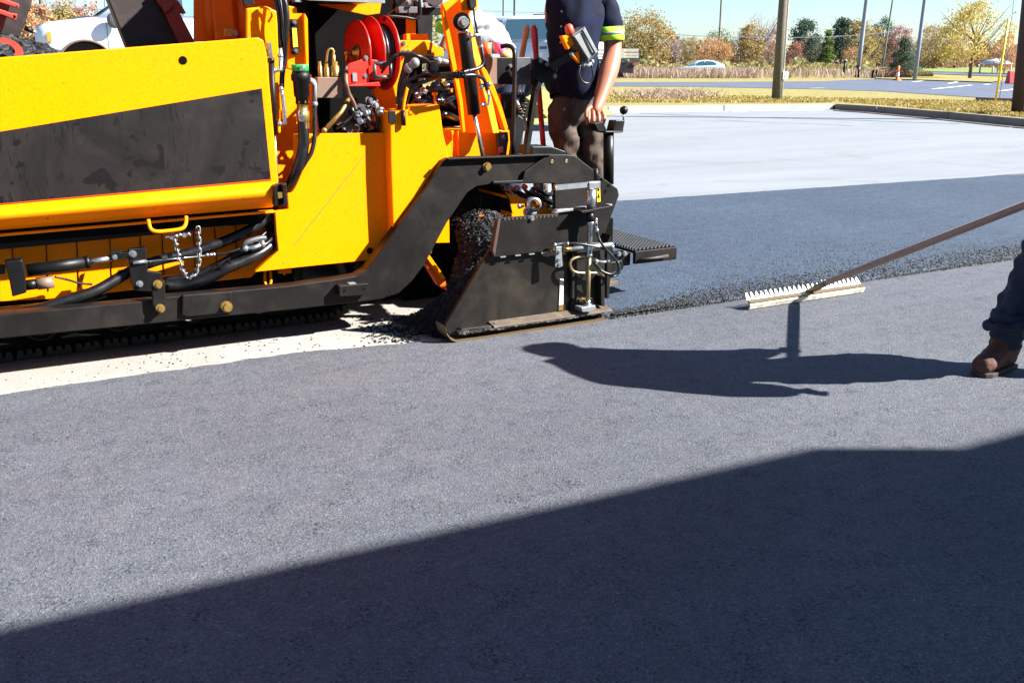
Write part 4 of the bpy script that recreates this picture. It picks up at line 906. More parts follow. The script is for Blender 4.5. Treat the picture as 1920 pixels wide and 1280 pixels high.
# ---- crawler track
x0, x1, zr = -1.45, 1.55, .24; path = []
def loop(dist):
    L = x1-x0; C = PI*zr; tot = 2*L+2*C; dist %= tot
    if dist < L: return Vector((x0+dist, 0, 0)), Vector((1,0,0))
    dist -= L
    if dist < C: a = dist/zr-PI/2; return Vector((x1+math.cos(a)*zr, 0, zr+math.sin(a)*zr)), Vector((-math.sin(a),0,math.cos(a)))
    dist -= C
    if dist < L: return Vector((x1-dist, 0, 2*zr)), Vector((-1,0,0))
    dist -= L; a = dist/zr+PI/2; return Vector((x0+math.cos(a)*zr, 0, zr+math.sin(a)*zr)), Vector((-math.sin(a),0,math.cos(a)))
tot = 2*(x1-x0)+2*PI*zr
bl = MB()
pts_ = [loop(tot*i/80) for i in range(80)]; vs = []
for p, t in pts_:
    n = Vector((-t.z, 0, t.x)); b2 = p+Vector((0,0,-.026)); vs += [b2+n*.045+Vector((0,5.29,0)), b2+n*.045+Vector((0,5.54,0)), b2+n*.07+Vector((0,5.54,0)), b2+n*.07+Vector((0,5.29,0))]
bl.add(vs, [[i*4+k, i*4+(k+1) % 4, ((i+1) % 80)*4+(k+1) % 4, ((i+1) % 80)*4+k] for i in range(80) for k in range(4)]); TR = bl.build('crawler_track','void',PV)
tot = 2*(x1-x0)+2*PI*zr; NS = 54; pitch = tot/NS
for i in range(NS):
    p, t = loop(i*pitch+.03); n = Vector((t.z, 0, -t.x)); base = p+Vector((0,5.262,-.026)); q = -n
    w = pitch*.86; pr_ = []
    prof = [(0,0),(1,0),(1,.62),(.93,1),(.76,1),(.74,.55),(.62,.55),(.60,1),(.40,1),(.38,.55),(.26,.55),(.24,1),(.07,1),(0,.62)]
    pr_ = [base + t*((a-.5)*w) + q*(b2*.052) for a, b2 in prof]
    MB().prism(pr_, (0,.30,0)).build('track_shoe', 'trackrub', TR, .003)
for x in [x0, x1]+[x0+.35+.38*i for i in range(7)]:
    r = .165 if x in (x0, x1) else .085; z = zr if r > .1 else .135; MB().lathe((x,5.30,z), (0,1,0), [(0,0),(0,r*.4),(.02,r*.45),(.02,r*.8),(0,r*.85),(0,r),(.22,r),(.22,0)], 24).build('track_roller','blackplain',TR)
MB().box((x0+.1,5.33,.16),(x1-.1,5.5,.36)).build('track_frame','void',TR)
# ---- auger tunnel
tn = MB(); 
arch = [(846,600),(846,395),(852,372),(868,352),(888,338),(915,335),(938,350),(953,372),(960,400),(960,600)]
tn.prism([W(u,v,5.50) for u,v in arch], (0,.05,0)); tn.build('auger_tunnel_wall','void',PV)
ta = MB(); A0 = [W(u,v,4.98) for u,v in arch[1:-1]]; A0b = [p+(p-W(903,400,4.98))*.03 for p in A0]
ta.add(A0+[p+Vector((0,.9,0)) for p in A0], [[i,i+1,i+1+len(A0),i+len(A0)] for i in range(len(A0)-1)]); ta.add(A0+A0b, [[i,i+1,i+1+len(A0),i+len(A0)] for i in range(len(A0)-1)])
ta.build('auger_hood','blackplain',PV)
MB().box((W(700,500,5).x+.15,5.56,.0),(W(960,500,5).x+.25,6.8,1.0)).build('conveyor_tunnel','void',PV)
plate([(752,520),(860,470),(846,350),(960,350),(960,420),(905,560),(840,612),(760,600)], 5.52, .02, 'rear_shroud','void',PV,0)
plate([(800,456),(842,398),(843,455)], 5.0, .03, 'spreader_plate','yellow',PV)
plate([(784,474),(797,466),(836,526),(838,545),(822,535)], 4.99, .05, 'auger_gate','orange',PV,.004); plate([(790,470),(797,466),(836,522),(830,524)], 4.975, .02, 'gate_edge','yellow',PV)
MB().cyl(W(805,471,4.97), W(805,471,4.93), .016).build('gate_pivot','brass',PV)
MB().cyl(W(901,405,4.99), W(901,405,5.4), .018).build('auger_shaft','yellow',PV)
au = MB(); NA = 90; vs = []
for i in range(NA): 
    a = i*.28; p = W(901,415,5.12); y = 5.12+i*.008; vs += [Vector((p.x+math.cos(a)*.05, y, p.z+math.sin(a)*.05)), Vector((p.x+math.cos(a)*.17, y, p.z+math.sin(a)*.17))]
au.add(vs, [[2*i,2*i+1,2*i+3,2*i+2] for i in range(NA-1)]).build('auger_flight','blackplain',PV)
plate([(944,359),(1045,398),(1045,408),(960,408),(957,380)], 4.985, .4, 'screed_nose','yellow',PV,.003)
# clutter over the screed nose
for k in range(7):
    q = random.Random(80+k); u = 945+q.random()*70; hose([(u,352,5.15),(u+12,358+q.random()*8,5.1),(u+30,366,5.12),(u+45,352,5.2)], .006+.006*q.random(), parent=PV)
hose([(955,352,5.2),(985,368,5.15),(1015,372,5.12),(1035,380,5.15)], .018, parent=PV)
MB().cyl(W(1028,388,5.2), W(1026,345,5.2), .026).build('screed_post','lightgrey',PV)
for q in ((968,352),(982,350),(1010,350),(952,353)): MB().hexbolt(W(*q,5.1), .014, .03).build('screed_fitting', random.choice(['orangeplastic','lightgrey','red']), PV)
# asphalt spilling from the auger
def spill(s, t):
    # t: down the slope, s: across
    A = [(848,392,5.10),(860,470,5.02),(835,545,4.86),(782,585,4.80),(728,602,4.95)]; B = [(945,405,5.02),(930,470,4.74),(900,560,4.62),(862,630,4.58),(835,641,4.60)]
    i = min(3, int(t*4)); f_ = t*4-i; a = W(*A[i]).lerp(W(*A[i+1]), f_); b2 = W(*B[i]).lerp(W(*B[i+1]), f_)
    p = a.lerp(b2, s); p.y -= .05*math.sin(PI*s); p.z += .02*math.sin(PI*s); p.z = max(p.z, -.028); return p
tag(heap('hot_asphalt_spill', 120, 190, spill, .015, ''), 'hot black asphalt pouring down from the auger in front of the end gate', 'asphalt heap', kind='stuff')
def crumb_spill():
    s = random.random(); t = random.random(); p = spill(s, t); return p+Vector((random.gauss(0,.01),-.010+random.gauss(0,.006),.006)), random.uniform(.0025,.008)
rocks('asphalt_crumbs', 4200, crumb_spill, 'hotmix', 'coarse crumbs rolling over the asphalt that spills from the auger')
def crumb_foot():
    p = G(random.gauss(745,34), random.gauss(612,12)); return Vector((p.x, max(4.6,p.y), -.03)), random.uniform(.004,.013)
rocks('asphalt_crumbs', 420, crumb_foot, 'hotmix', 'loose crumbs at the foot of the asphalt spill on the pale strip')
# ---- end gate
YG = 4.50
eg = plate([(925,458),(1048,455),(1128,455),(1134,470),(1134,574),(1128,590),(1090,597),(915,606),(862,622),(848,636),(838,620),(836,608)], YG, .03, 'end_gate', 'gatesteel', PV, .004)
plate([(940,408),(1008,403),(1048,401),(1032,470),(928,482)], YG-.035, .012, 'gate_deflector', 'black', eg, .002)
plate([(940,408),(928,482),(924,470),(934,412)], YG-.034, .04, 'deflector_edge', 'rustedge', eg, .001)
hl = MB()
for k in range(14):
    c = W(947+7.4*k, 411-.52*k, YG-.036); hl.torus(c, (0,1,0), .0065, .0014, 12, 5); hl.cyl(c+Vector((0,-.0003,0)), c+Vector((0,.001,0)), .006, n=10)
hl.build('adjusting_holes','rustedge',eg); MB().hexbolt(W(997,409,YG-.036), .012, .014).build('deflector_bolt','steel',eg)
ws = MB()
for u in (943,971,997,1020): ws.bar(W(u-5,482-(u-943)*.1,YG-.037), W(u+5,481-(u-943)*.1,YG-.037), .006, .006)
ws.build('weld_beads','lightgrey',eg)
plate([(1048,399),(1100,393),(1104,452),(1034,456)], YG-.012, .012, 'gate_upper_plate', 'black', eg, .002)
plate([(1090,396),(1150,385),(1150,389),(1128,396),(1092,400)], YG-.10, .14, 'collar_plate', 'black', eg, .003)
plate([(1040,400),(1046,394),(1096,388),(1148,383),(1148,387),(1098,392)], YG-.03, .04, 'collar_rail', 'lightgrey', eg, .002)
plate([(1076,560),(1110,558),(1116,566),(1116,582),(1071,584),(1071,570)], YG-.02, .02, 'jack_pocket', 'blackplain', eg, .003)
plate([(1073,470),(1082,470),(1082,560),(1073,560)], YG-.03, .03, 'gate_rib', 'black', eg, .002); plate([(1126,518),(1134,517),(1134,574),(1128,574)], YG-.05, .05, 'gate_rib', 'black', eg, .002)
# lower angle and ski
mb = MB(); a = [W(915,606,YG), W(1136,575,YG)]
mb.prism([a[0]+Vector((0,0,.012)), a[0]+Vector((0,-.075,.0)), a[0]+Vector((0,-.075,-.012)), a[0]+Vector((0,0,.0))], a[1]-a[0]); mb.build('lower_angle','dustysteel',eg,.002)
sk = MB(); w_ = .13
pr0 = [(836,612,.0),(838,624,.0),(846,634,0),(858,639,0),(900,634.5,0),(1000,619.5,0),(1141,598,0)]
top_ = [W(u,v,YG-.085) for u,v,_ in pr0]; low = [p+Vector((0,0,-.010)) for p in top_]
for i in range(len(top_)-1): sk.add([top_[i],top_[i+1],top_[i+1]+Vector((0,w_,0)),top_[i]+Vector((0,w_,0)),low[i],low[i+1],low[i+1]+Vector((0,w_,0)),low[i]+Vector((0,w_,0))], [[0,1,2,3],[4,7,6,5],[0,4,5,1],[3,2,6,7],[0,3,7,4],[1,5,6,2]])
sk.build('gate_ski','skiedge',eg)
plate([(862,626),(866,617),(925,610),(928,606),(934,609),(930,615),(874,623),(868,628)], YG-.05, .045, 'ski_bracket', 'gatesteel', eg, .003)
def hs(s, t):
    p = W(862,630,YG-.08).lerp(W(1134,589,YG-.08), s); p.y += .085*t; p.z += .006+.022*math.sin(PI*min(1,t*1.1))*(.6+.4*noise.noise((s*14,0,0))); return p
tag(heap('asphalt_residue', 160, 10, hs, .006, ''), 'grey asphalt crumbs caught on the ski under the end gate', 'asphalt residue', kind='stuff')
# depth scale
sc_ = plate([(1050.5,523),(1056.5,523),(1056,581),(1048,582)], YG-.006, .006, 'depth_scale', 'stripe', PV, 0)
tk = MB(); yb = MB()
for k in range(20):
    v = 527+2.6*k; L = 3 if k % 4 == 0 else 1.6; tk.bar(W(1051.0-k*.06,v,YG-.0075), W(1051.0-k*.06+L,v-.2,YG-.0075), .0014, .0014)
tk.build('scale_ticks','blackplain',sc_)
for k, (ch, v) in enumerate((('6',529),('5',539.5),('4',550),('3',560.5),('2',571))):
    text(ch, .018, W(1053.2-k*.25,v+2.5,YG-.0072), (PI/2,0,0), 'scale_digit', 'blackplain', sc_)
plate([(1048.8,572),(1056.2,571),(1056,581),(1048,582)], YG-.007, .001, 'scale_foot','brass',sc_,0)
# screw jack with crank
jk = MB().tube([W(1109,355,YG-.07), W(1108,393,YG-.07)], .026, 18).build('jack_tube','steel',PV)
MB().bar(W(1040,352,YG-.07), W(1116,345,YG-.07), .024, .026).build('crank_bar','zinc',jk); plate([(1105,342),(1126,340),(1126,353),(1105,355)], YG-.09, .04, 'crank_head','zinc',jk,.003)
MB().cyl(W(1041,352,YG-.07), W(1038.5,352.3,YG-.07), .014,n=10).build('crank_cap','brass',jk)
MB().tube([W(1118,340,YG-.04), W(1117,316,YG-.04)], .014, 12).build('jack_post','blackplain',jk)
MB().tube([W(1106,398,YG-.07), W(1107,415,YG-.07)], .021, 14).build('jack_collar','blackplain',jk)
MB().lathe(W(1107,414,YG-.07), W(1105,477,YG-.07)-W(1107,414,YG-.07), [(0,.017),(.005,.021),(.02,.021),(.025,.0165),(.185,.0155),(.19,.019),(.205,.019),(.205,0)], 18).build('jack_barrel','steel',jk)
MB().tube([W(1105,477,YG-.07), W(1102,577,YG-.07)], .0115, 14).build('jack_screw','brasswire',jk)
plate([(1090,577),(1116,572),(1118,578),(1112,584),(1092,585)], YG-.10, .09, 'jack_foot','zinc',jk,.003); MB().hexbolt(W(1102,572,YG-.07), .017, .03, (0,0,1)).build('foot_nut','steel',jk)
MB().hexbolt(W(1091,564,YG-.02), .016, .03).build('pocket_bolt','brass',eg)
tbx = MB().tube([W(1030,470,YG-.05), W(1042,468,YG-.05)], .012, 12).build('side_tube_end','brass',eg)
MB().tube([W(1055,469,YG-.05), W(1148,458,YG-.05)], .013, 12).build('side_tube','zinc',eg); MB().tube([W(1054,469,YG-.05), W(1070,467,YG-.05)], .014, 12).build('tube_sleeve','brass',eg)
lp = plate([(1043,463),(1053,462),(1055,499),(1048,502),(1041,501)], YG-.085, .008, 'link_strap','zinc',eg,.002)
for q in ((1047,487),(1048,496),(1048,472)): MB().hexbolt(W(*q,YG-.085), .009, .010).build('strap_bolt','steel',lp)
MB().tube([W(1148,458,YG-.05), W(1150,472,YG-.05)], .008, 8).build('tube_lock','steel',eg)
hose([(1040,462,YG-.07),(1060,457,YG-.08),(1085,457,YG-.1),(1110,461,YG-.11),(1135,468,YG-.11),(1150,480,YG-.1)], .007, parent=eg)
hose([(1118,417,YG-.09),(1121,440,YG-.1),(1130,460,YG-.12),(1148,480,YG-.12),(1161,497,YG-.11),(1160,512,YG-.1),(1148,518,YG-.1),(1130,508,YG-.1),(1115,493,YG-.1)], .007, parent=eg)
hose([(1112,492,YG-.09),(1125,506,YG-.1),(1145,514,YG-.11),(1160,508,YG-.12),(1158,490,YG-.12)], .007, parent=eg)
hose([(1103,482,YG-.06),(1088,481,YG-.06),(1072,487,YG-.06),(1069,498,YG-.06),(1076,509,YG-.06),(1095,512,YG-.06),(1120,512,YG-.05),(1132,519,YG-.04)], .0085, parent=eg, mat='brasswire')
fit([(1040,459,YG-.07),(1050,458,YG-.07),(1064,457,YG-.08)], .009, eg); fit([(1117,412,YG-.08),(1118,424,YG-.09),(1119,432,YG-.1)], .009, eg); fit([(1118,490,YG-.09),(1130,491,YG-.09),(1140,489,YG-.1)], .010, eg, 'lightgrey')
# bright ring
c = W(995,382,YG+.10); rg = MB().lathe(c+Vector((0,-.045,0)), Vector((.25,1,-.1)), [(0,.029),(0,.041),(.07,.041),(.07,.029),(0,.029)], 26).build('socket_ring','steel',PV)
MB().tube([W(984,398,YG+.13), W(1003,396,YG+.13)], .022, 12).build('ring_stem','lightgrey',rg); MB().tube([W(972,390,YG+.1), W(982,386,YG+.1)], .008, 8).ball(W(973,386,YG+.1), .012, 8).build('ring_screw','zinc',rg)
# safety sticker
sk_ = plate([(1119,350),(1125,349),(1126,378),(1120,379)], YG-.045, .003, 'warning_sticker', 'yellowplastic', PV, 0)
plate([(1120.5,353),(1124,353),(1124,358),(1120.7,358)], YG-.047, .0015, 'sticker_symbol', 'void', sk_, 0)
MB().prism([W(1120.6,371,YG-.047), W(1125,371,YG-.047), W(1122.8,362,YG-.047)], (0,.0015,0)).build('sticker_symbol','void',sk_)
# ---- screed body and walkway
p_ = W(1190,470,4.72); zt = p_.z; xs = p_.x; xe = W(1268,464,4.72).x; print('walkway', xs, xe, zt)
sbx = MB().box((2.62,4.93,.06),(xs-.02,8.05,.50)); sbx.build('screed_body','void',PV,.01)
wk = MB().box((xs,4.72,zt-.02),(xe,8.0,zt-.004)).build('walkway','blackplain',PV,.004)
st_ = MB(); 
for i in range(int((xe-xs)/.030)):
    for j in range(110):
        x = xs+.018+i*.030; y = 4.74+j*.030
        if y < 7.95: st_.box((x,y,zt-.005),(x+.013,y+.016,zt+.009))
st_.build('tread_buttons','grey',wk)
MB().box((xs-.0,4.712,zt-.085),(xe,4.74,zt-.004)).build('walkway_edge','black',wk,.004); MB().box((xe-.02,4.75,zt-.075),(xe+.004,8.0,zt-.004)).build('walkway_edge','black',wk,.004)
MB().tube([W(1200,486,4.70), W(1225,484,4.69), W(1252,480,4.69)], [.008,.009,.013], 10).build('latch_handle','truckbed',wk)
br = MB().box((xs-.12,4.76,zt-.10),(xs,4.86,zt-.02)); br.build('walkway_bracket','blackplain',wk,.005)
for q in ((1160,476),(1171,475)): MB().hexbolt(W(*q,4.75), .012, .015).build('bracket_bolt','steel',wk)
plate([(1142,492),(1166,488),(1170,500),(1168,506),(1144,512)], 4.62, .1, 'hinge_block','blackplain',PV,.005)
plate([(1138,455),(1146,440),(1147,500),(1142,560),(1137,560)], 4.60, .1, 'screed_end_post','black',PV,.005)
plate([(1136,530),(1158,526),(1159,534),(1136,540)], 4.62, .2, 'screed_shoe','dustysteel',PV,.003)
# post for the operator console
po = MB().tube([W(1141,345,5.05), W(1141,244,5.05)], .034, 16).build('console_post','blackplain',PV)
plate([(1136,246),(1166,246),(1170,244),(1167,249),(1134,250)], 5.0, .10, 'console_tray','blackplain',po,.003)
plate([(1115,232),(1131,228),(1139,247),(1122,247)], 5.0, .08, 'console_wing','blackplain',po,.003); plate([(1155,226),(1172,226),(1168,247),(1150,245)], 5.0, .08, 'console_wing','blackplain',po,.003)
MB().tube([W(1169,228,5.02), W(1169,212,5.02)], .006, 8).build('lever_stem','steel',po); MB().ball(W(1169.5,207,5.02), .0265, 18).build('lever_knob','blackplain',po)
# side control box, arm and remote
bx = plate([(915,108),(998,108),(998,160),(920,158)], 5.2, .25, 'tool_tray','blackplain',PV,.003); plate([(908,108),(932,107),(932,158),(920,158)], 5.19, .01, 'tray_cheek','tan',bx,.002); plate([(966,108),(995,108),(995,159),(967,159)], 5.19, .01, 'tray_face','grey',bx,.002)
for q in ((957,124),(967,124),(968,143)): MB().hexbolt(W(*q,5.19), .009, .008).build('tray_bolt','steel',bx)
MB().tube(smooth_path([W(938,88,5.14), W(952,86,5.12), W(962,92,5.1), (W(965,110,5.08)), W(964,180,5.06), W(962,288,5.04)], 5), .014, 10).build('tray_hoop','blackplain',PV)
cb = plate([(1000,112),(1012,108),(1028,116),(1038,125),(1043,140),(1044,150),(1010,158),(1000,160)], 5.12, .03, 'console_bracket','black',PV,.003)
for q in ((1014,114),(1026,121),(1008,152),(1040,143)): MB().hexbolt(W(*q,5.12), .011, .012).build('console_bolt','steel',cb)
MB().ball(W(1039,131,5.09), .020, 14).build('clamp_knob','blackplain',cb)
MB().bar(W(1034,127,5.08), W(1078,100,5.0), .036, .04).build('remote_arm','blackplain',cb); MB().hexbolt(W(1072,102,4.97), .012, .02).build('arm_pivot','steel',cb)
rm = plate([(1072,66),(1097,50),(1122,98),(1103,117)], 4.93, .09, 'remote_box','grey',cb,.005)
plate([(1077,69),(1094,58),(1113,98),(1104,112)], 4.92, .012, 'remote_lid','lightgrey',rm,.003); plate([(1093,57),(1097,53),(1121,97),(1117,101)], 4.915, .018, 'remote_visor','lightgrey',rm,.002)
plate([(1089,62),(1092,60),(1112,101),(1109,103)], 4.917, .004, 'lid_seam','blackplain',rm,0)
plate([(1054,68),(1070,65),(1077,82),(1066,93)], 4.95, .04, 'remote_bracket','yellow',rm,.002); plate([(1075,106),(1086,97),(1087,119)], 4.95, .03, 'remote_bracket','yellow',rm,.002)
MB().lathe(W(1070,64,4.96), W(1065,47,4.96)-W(1070,64,4.96), [(0,0),(0,.022),(.01,.026),(.045,.024),(.056,.014),(.058,0)], 18).build('stop_button','stopred',rm)
hose([(1088,122,4.96),(1086,140,4.95),(1092,153,4.95),(1104,156,4.95),(1112,145,4.95),(1109,120,4.96)], .006, parent=rm, name='coiled_lead')
fit([(1094,122,4.96),(1103,124,4.95),(1110,116,4.95)], .011, rm, 'lightgrey')
# pedal levers below the console
lv = MB(); lv.bar(W(1012,150,5.1), W(1003,170,5.1), .05, .03); lv.bar(W(1004,165,5.1), W(985,290,5.1), .045, .03); lv.build('swing_arm','blackplain',PV,.004)
plate([(962,225),(972,215),(982,222),(984,240),(972,292),(960,292)], 5.05, .03, 'side_shield','blackplain',PV,.006)
plate([(925,178),(944,176),(948,215),(932,205)], 5.24, .05, 'battery_cheek','yellow',PV); bt_ = plate([(944,176),(985,178),(985,225),(946,222)], 5.2, .2, 'battery_box','blackplain',PV,.004)
for k in range(7): MB().cyl(W(948+k*5.4,178,5.22), W(948+k*5.4,173,5.22), .007, n=8).build('terminal','blackplain',bt_)
plate([(966,184),(974,184),(974,190),(966,190)], 5.195, .005, 'battery_label','lightgrey',bt_,0)
plate([(998,275),(1035,275),(1060,284),(1062,292),(998,292)], 5.1, .2, 'step_box','blackplain',PV,.004)
hose([(968,190,5.15),(975,205,5.12),(982,222,5.12),(988,245,5.1)], .012, parent=PV, mat='lightgrey')
for k in range(5): MB().torus(W(983-k*1.6,195+k*6,5.1), (0,.3,1), .018, .005, 14, 6).build('coil_spring','truckbed',PV)
# ================================================================== tools, cups, people, vehicles
def tool(name, pts, y, r, mat, label, band=None):
    root = empty(name, W(*pts[0], y), label, 'shovel')
    a, b = W(*pts[0], y), W(*pts[1], y)
    MB().tube([a, a.lerp(b,.01), a.lerp(b,.12), a.lerp(b,.2), b], [r*.7, r*1.25, r*1.2, r, r], 14).ball(a, r*.95, 12).build('grip', mat[0], root)
    MB().tube([a.lerp(b,.2), b], r*.96, 12).build('shaft', mat[1], root)
    e = b; d = (b-a).normalized(); mb = MB().tube([b, b+d*.1], [r*.9, r*.7], 10); s = Vector((1,0,0))
    mb.prism([b+d*.08-s*.10, b+d*.08+s*.10, b+d*.30+s*.10, b+d*.36, b+d*.30-s*.10], (0,.006,0)); mb.build('blade', 'grey', root)
    if band: p = a.lerp(b, band); MB().tube([p, p+d*.14], r*1.02, 12).build('band', 'redwood', root)
    return root
tool('shovel', [(988,52),(966,178)], 5.62, .018, ('wood','wood'), 'shovel with pale wooden handle standing behind the black tray, leftmost of two')
tool('shovel', [(1001,52),(1019,276)], 5.56, .018, ('redwood','wood'), 'shovel with red painted grip leaning behind the console bracket', .78)
def cup(u, v0, v1, r, mat, label):
    b = W(u, v1, 5.30); b.z = W(u,108,5.2).z+.002; h = W(u,v0,5.3).z-b.z; root = MB().lathe(b, (0,0,1), [(0,0),(0,r*.8),(h,r),(h,r*.93),(.01,r*.72),(.01,0)], 22).build('cup', mat); return tag(root, label, 'cup')
cup(912,80,108,.035,'orangeplastic','orange plastic cup on the black tray left of the pink cup')
pk = cup(938,80,108,.040,'pinkplastic','pink plastic mug on the black tray beside the orange cup')
b = W(949,104,5.28); tag(MB().ball(b, .045, 12, (1,.8,.7)).ball(b+Vector((.03,.02,.02)), .03, 10).build('work_glove','wood'), 'crumpled tan work glove lying on the tray beside the pink mug', 'glove')
b = W(925,107,5.26); tag(MB().tube([b+Vector((-.03,0,0)), b+Vector((.06,.03,.0))], .018, 12).build('spray_can','lightgrey'), 'small grey can lying on the tray between the cups', 'can')
# ---- operator standing on the screed walkway
YO = 5.42
zf = .34
def P3(u, v, y): return W(u, v, y)
hipc = P3(1078,196,YO); base = Vector((hipc.x, YO, zf))
OP = empty('person', base, 'paver operator in navy short sleeved shirt with hi vis arm bands and brown trousers', 'person')
def at(u, v, dy=0): return P3(u, v, YO+dy)
kR = at(1062,262,.02); kL = at(1108,262,-.02); 
ch = {'pel': (at(1078,190), (.085,.07), None), 'sp': (at(1074,120), (.10,.075), 'pel'), 'chest': (at(1076,50,.0), (.12,.085), 'sp'), 'neck': (at(1082,-22,.0), .062, 'chest'),
 'hd': (at(1078,-48,-.02), .075, 'neck'), 'hd2': (at(1076,-78,-.03), .088, 'hd'), 'hd3': (at(1077,-102,-.02), .06, 'hd2'),
 'shl': (at(1128,-8,-.02), .068, 'chest'), 'ua': (at(1146,40,-.08), .056, 'shl'), 'el': (at(1150,98,-.10), .053, 'ua'), 'fa': (at(1143,128,-.16), .062, 'el'), 'wr': (at(1125,186,-.24), .038, 'fa'), 'pm': (at(1119,204,-.27), (.038,.03), 'wr'), 'pm2': (at(1116,216,-.28), (.040,.026), 'pm'),
 'shr': (at(1040,-8,.06), .068, 'chest'), 'uar': (at(1036,40,.14), .05, 'shr'), 'elr': (at(1050,92,.20), .038, 'uar'), 'far': (at(1074,112,.22), .034, 'elr'), 'wrr': (at(1092,122,.2), .028, 'far'), 'hr': (at(1104,124,.18), .03, 'wrr'),
 'tr': (at(1056,215), .070, 'pel'), 'knr': (kR, .050, 'tr'), 'cr': (at(1066,320,.06), .052, 'knr'), 'ar': (Vector((kR.x+.02, YO+.08, zf+.10)), .040, 'cr'), 'fr': (Vector((kR.x-.04, YO-.06, zf+.05)), .036, 'ar'),
 'tl': (at(1101,215), .070, 'pel'), 'knl': (kL, .050, 'tl'), 'cl': (at(1112,320,.05), .052, 'knl'), 'al': (Vector((kL.x+.04, YO+.08, zf+.10)), .040, 'cl'), 'fl': (Vector((kL.x+.02, YO-.06, zf+.05)), .036, 'al')}
body = skin('body', ch, 'skin', OP, 2)
# hand: knuckled fingers gripping the rail, palm side down
def finger(root, pts, r, name='body'):
    return MB().tube(smooth_path(pts, 4), [r*(1-.25*i/(len(smooth_path(pts,4))-1)) for i in range(len(smooth_path(pts,4)))], 9).ball(pts[-1], r*.76, 9).ball(pts[1], r*1.08, 9)
yh = YO-.29; fm = MB()
for i, (u0, u1, v1, vv) in enumerate(((1128,1133,226,234),(1120,1123,229,238),(1112,1113,230,238),(1104,1104,226,232))):
    pts = [P3(u0,207,yh+.01), P3(u1,219,yh-.025), P3(u1-.5,v1,yh-.035), P3(u1-3,vv,yh-.005), P3(u1-4,vv-2,yh+.02)]
    k = smooth_path(pts, 4); r = .0125-.0008*(i == 3); fm.tube(k, [r*(1-.22*j/(len(k)-1)) for j in range(len(k))], 9).ball(pts[-1], r*.76, 9)
pts = [P3(1108,200,yh), P3(1100,208,yh-.015), P3(1099,218,yh-.02), P3(1103,224,yh-.018)]; k = smooth_path(pts,4); fm.tube(k, [.0135*(1-.2*j/(len(k)-1)) for j in range(len(k))], 9).ball(pts[-1], .0108, 9)
fm.build('hand', 'skin', OP)
MB().tube([P3(1098,238,yh+.01), P3(1137,232,yh+.01)], .008, 8).build('grip_bar', 'steel', OP) if False else None
shirt = {'hem': (at(1079,197), (.160,.128), None), 'pel': (at(1078,150), (.160,.128), 'hem'), 'sp': (at(1073,105), (.155,.12), 'pel'), 'chest': (at(1074,48), (.178,.135), 'sp'), 'nk': (at(1080,-6), (.11,.09), 'chest'), 'col': (at(1082,-18), .075, 'nk'),
 'shl': (at(1126,-6,-.02), .088, 'chest'), 'ua': (at(1144,35,-.07), .088, 'shl'), 'sl': (at(1147,80,-.09), .082, 'ua'), 
 'shr': (at(1042,-6,.06), .085, 'chest'), 'uar': (at(1042,40,.12), .07, 'shr'), 'elr': (at(1052,88,.18), .062, 'uar')}
skin('shirt', shirt, 'navy', OP, 3, .035, .11)
el = at(1147,66,-.09); ax_ = (at(1146,86,-.092)-at(1142,52,-.083)).normalized()
def band(v0, v1, r, mat): 
    a = at(1141.5+v0*.035,v0,-.075-v0*.0002); b2 = at(1141.5+v1*.035,v1,-.075-v1*.0002); n = 28; t = b2-a
    return MB().lathe(a, t, [(0,r*.98),(.0005,r),(t.length*.5,r*1.01),(t.length,r),(t.length+.0005,r*.97)], n).build('arm_band', mat, OP)
band(52,77,.091,'hivis'); band(61.5,67,.0925,'silvertape')
# shirt vent, buttons, placket
for q in ((1053,22),(1052,50),(1051,80),(1112,30)): MB().cyl(at(*q,-.150), at(*q,-.156), .006).build('button','brass',OP)
pants = {'pel': (at(1078,196), (.140,.108), None), 'w': (at(1078,160), (.125,.098), 'pel'), 'tr': (at(1054,218), (.098,.098), 'pel'), 'knr': (at(1060,264,.02), .083, 'tr'), 'cr': (at(1064,320,.05), .078, 'knr'), 'ar': (Vector((kR.x+.02, YO+.07, zf+.12)), .072, 'cr'),
 'tl': (at(1103,218), (.096,.098), 'pel'), 'knl': (at(1108,264,-.02), .082, 'tl'), 'cl': (at(1113,320,.05), .078, 'knl'), 'al': (Vector((kL.x+.04, YO+.07, zf+.12)), .072, 'cl')}
skin('trousers', pants, 'brownpants', OP, 3, .06, .075)
sk_m = MB(); vs = []; NR = 40; HV = (108, 125, 145, 163, 180)
for j, v in enumerate(HV):
    c = at(1075+j, v, 0)
    for i in range(NR):
        a = 2*PI*i/NR; f_ = 1+.015*j*math.sin(a*5+1)+.012*j*math.sin(a*9)
        vs.append(c+Vector((math.cos(a)*.172*f_, math.sin(a)*.138*f_, -.006*j*math.sin(a*3+.8)+(.045 if (j == 4 and i in (27,28)) else 0))))
sk_m.add(vs, [[j*NR+i, (j+1)*NR+i, (j+1)*NR+(i+1) % NR, j*NR+(i+1) % NR] for j in range(4) for i in range(NR)], True); sk_m.build('shirt_tail', 'navy', OP)
for k, x in (('l', kL.x+.03), ('r', kR.x)):
    MB().lathe((x, YO+.05, zf+.0), (0,0,1), [(0,0),(0,.055),(.06,.055),(.14,.05),(.16,.045)], 16).ball((x-.01, YO-.06, zf+.04), .05, 12, (1,1.7,.8)).build('boot', 'boot', OP)
MB().ball(at(1077,-98,-.02), .10, 16, (1,1.05,.75)).lathe(at(1076,-88,-.02), (0,0,1), [(0,.11),(.01,.135),(.014,.11)], 20).build('cap', 'hivis', OP)
mb = MB(); fc = at(1076,-74,-.115)
mb.ball(fc+Vector((0,-.012,-.01)), .016, 8, (.8,1,1.6)).build('nose', 'skin', OP)
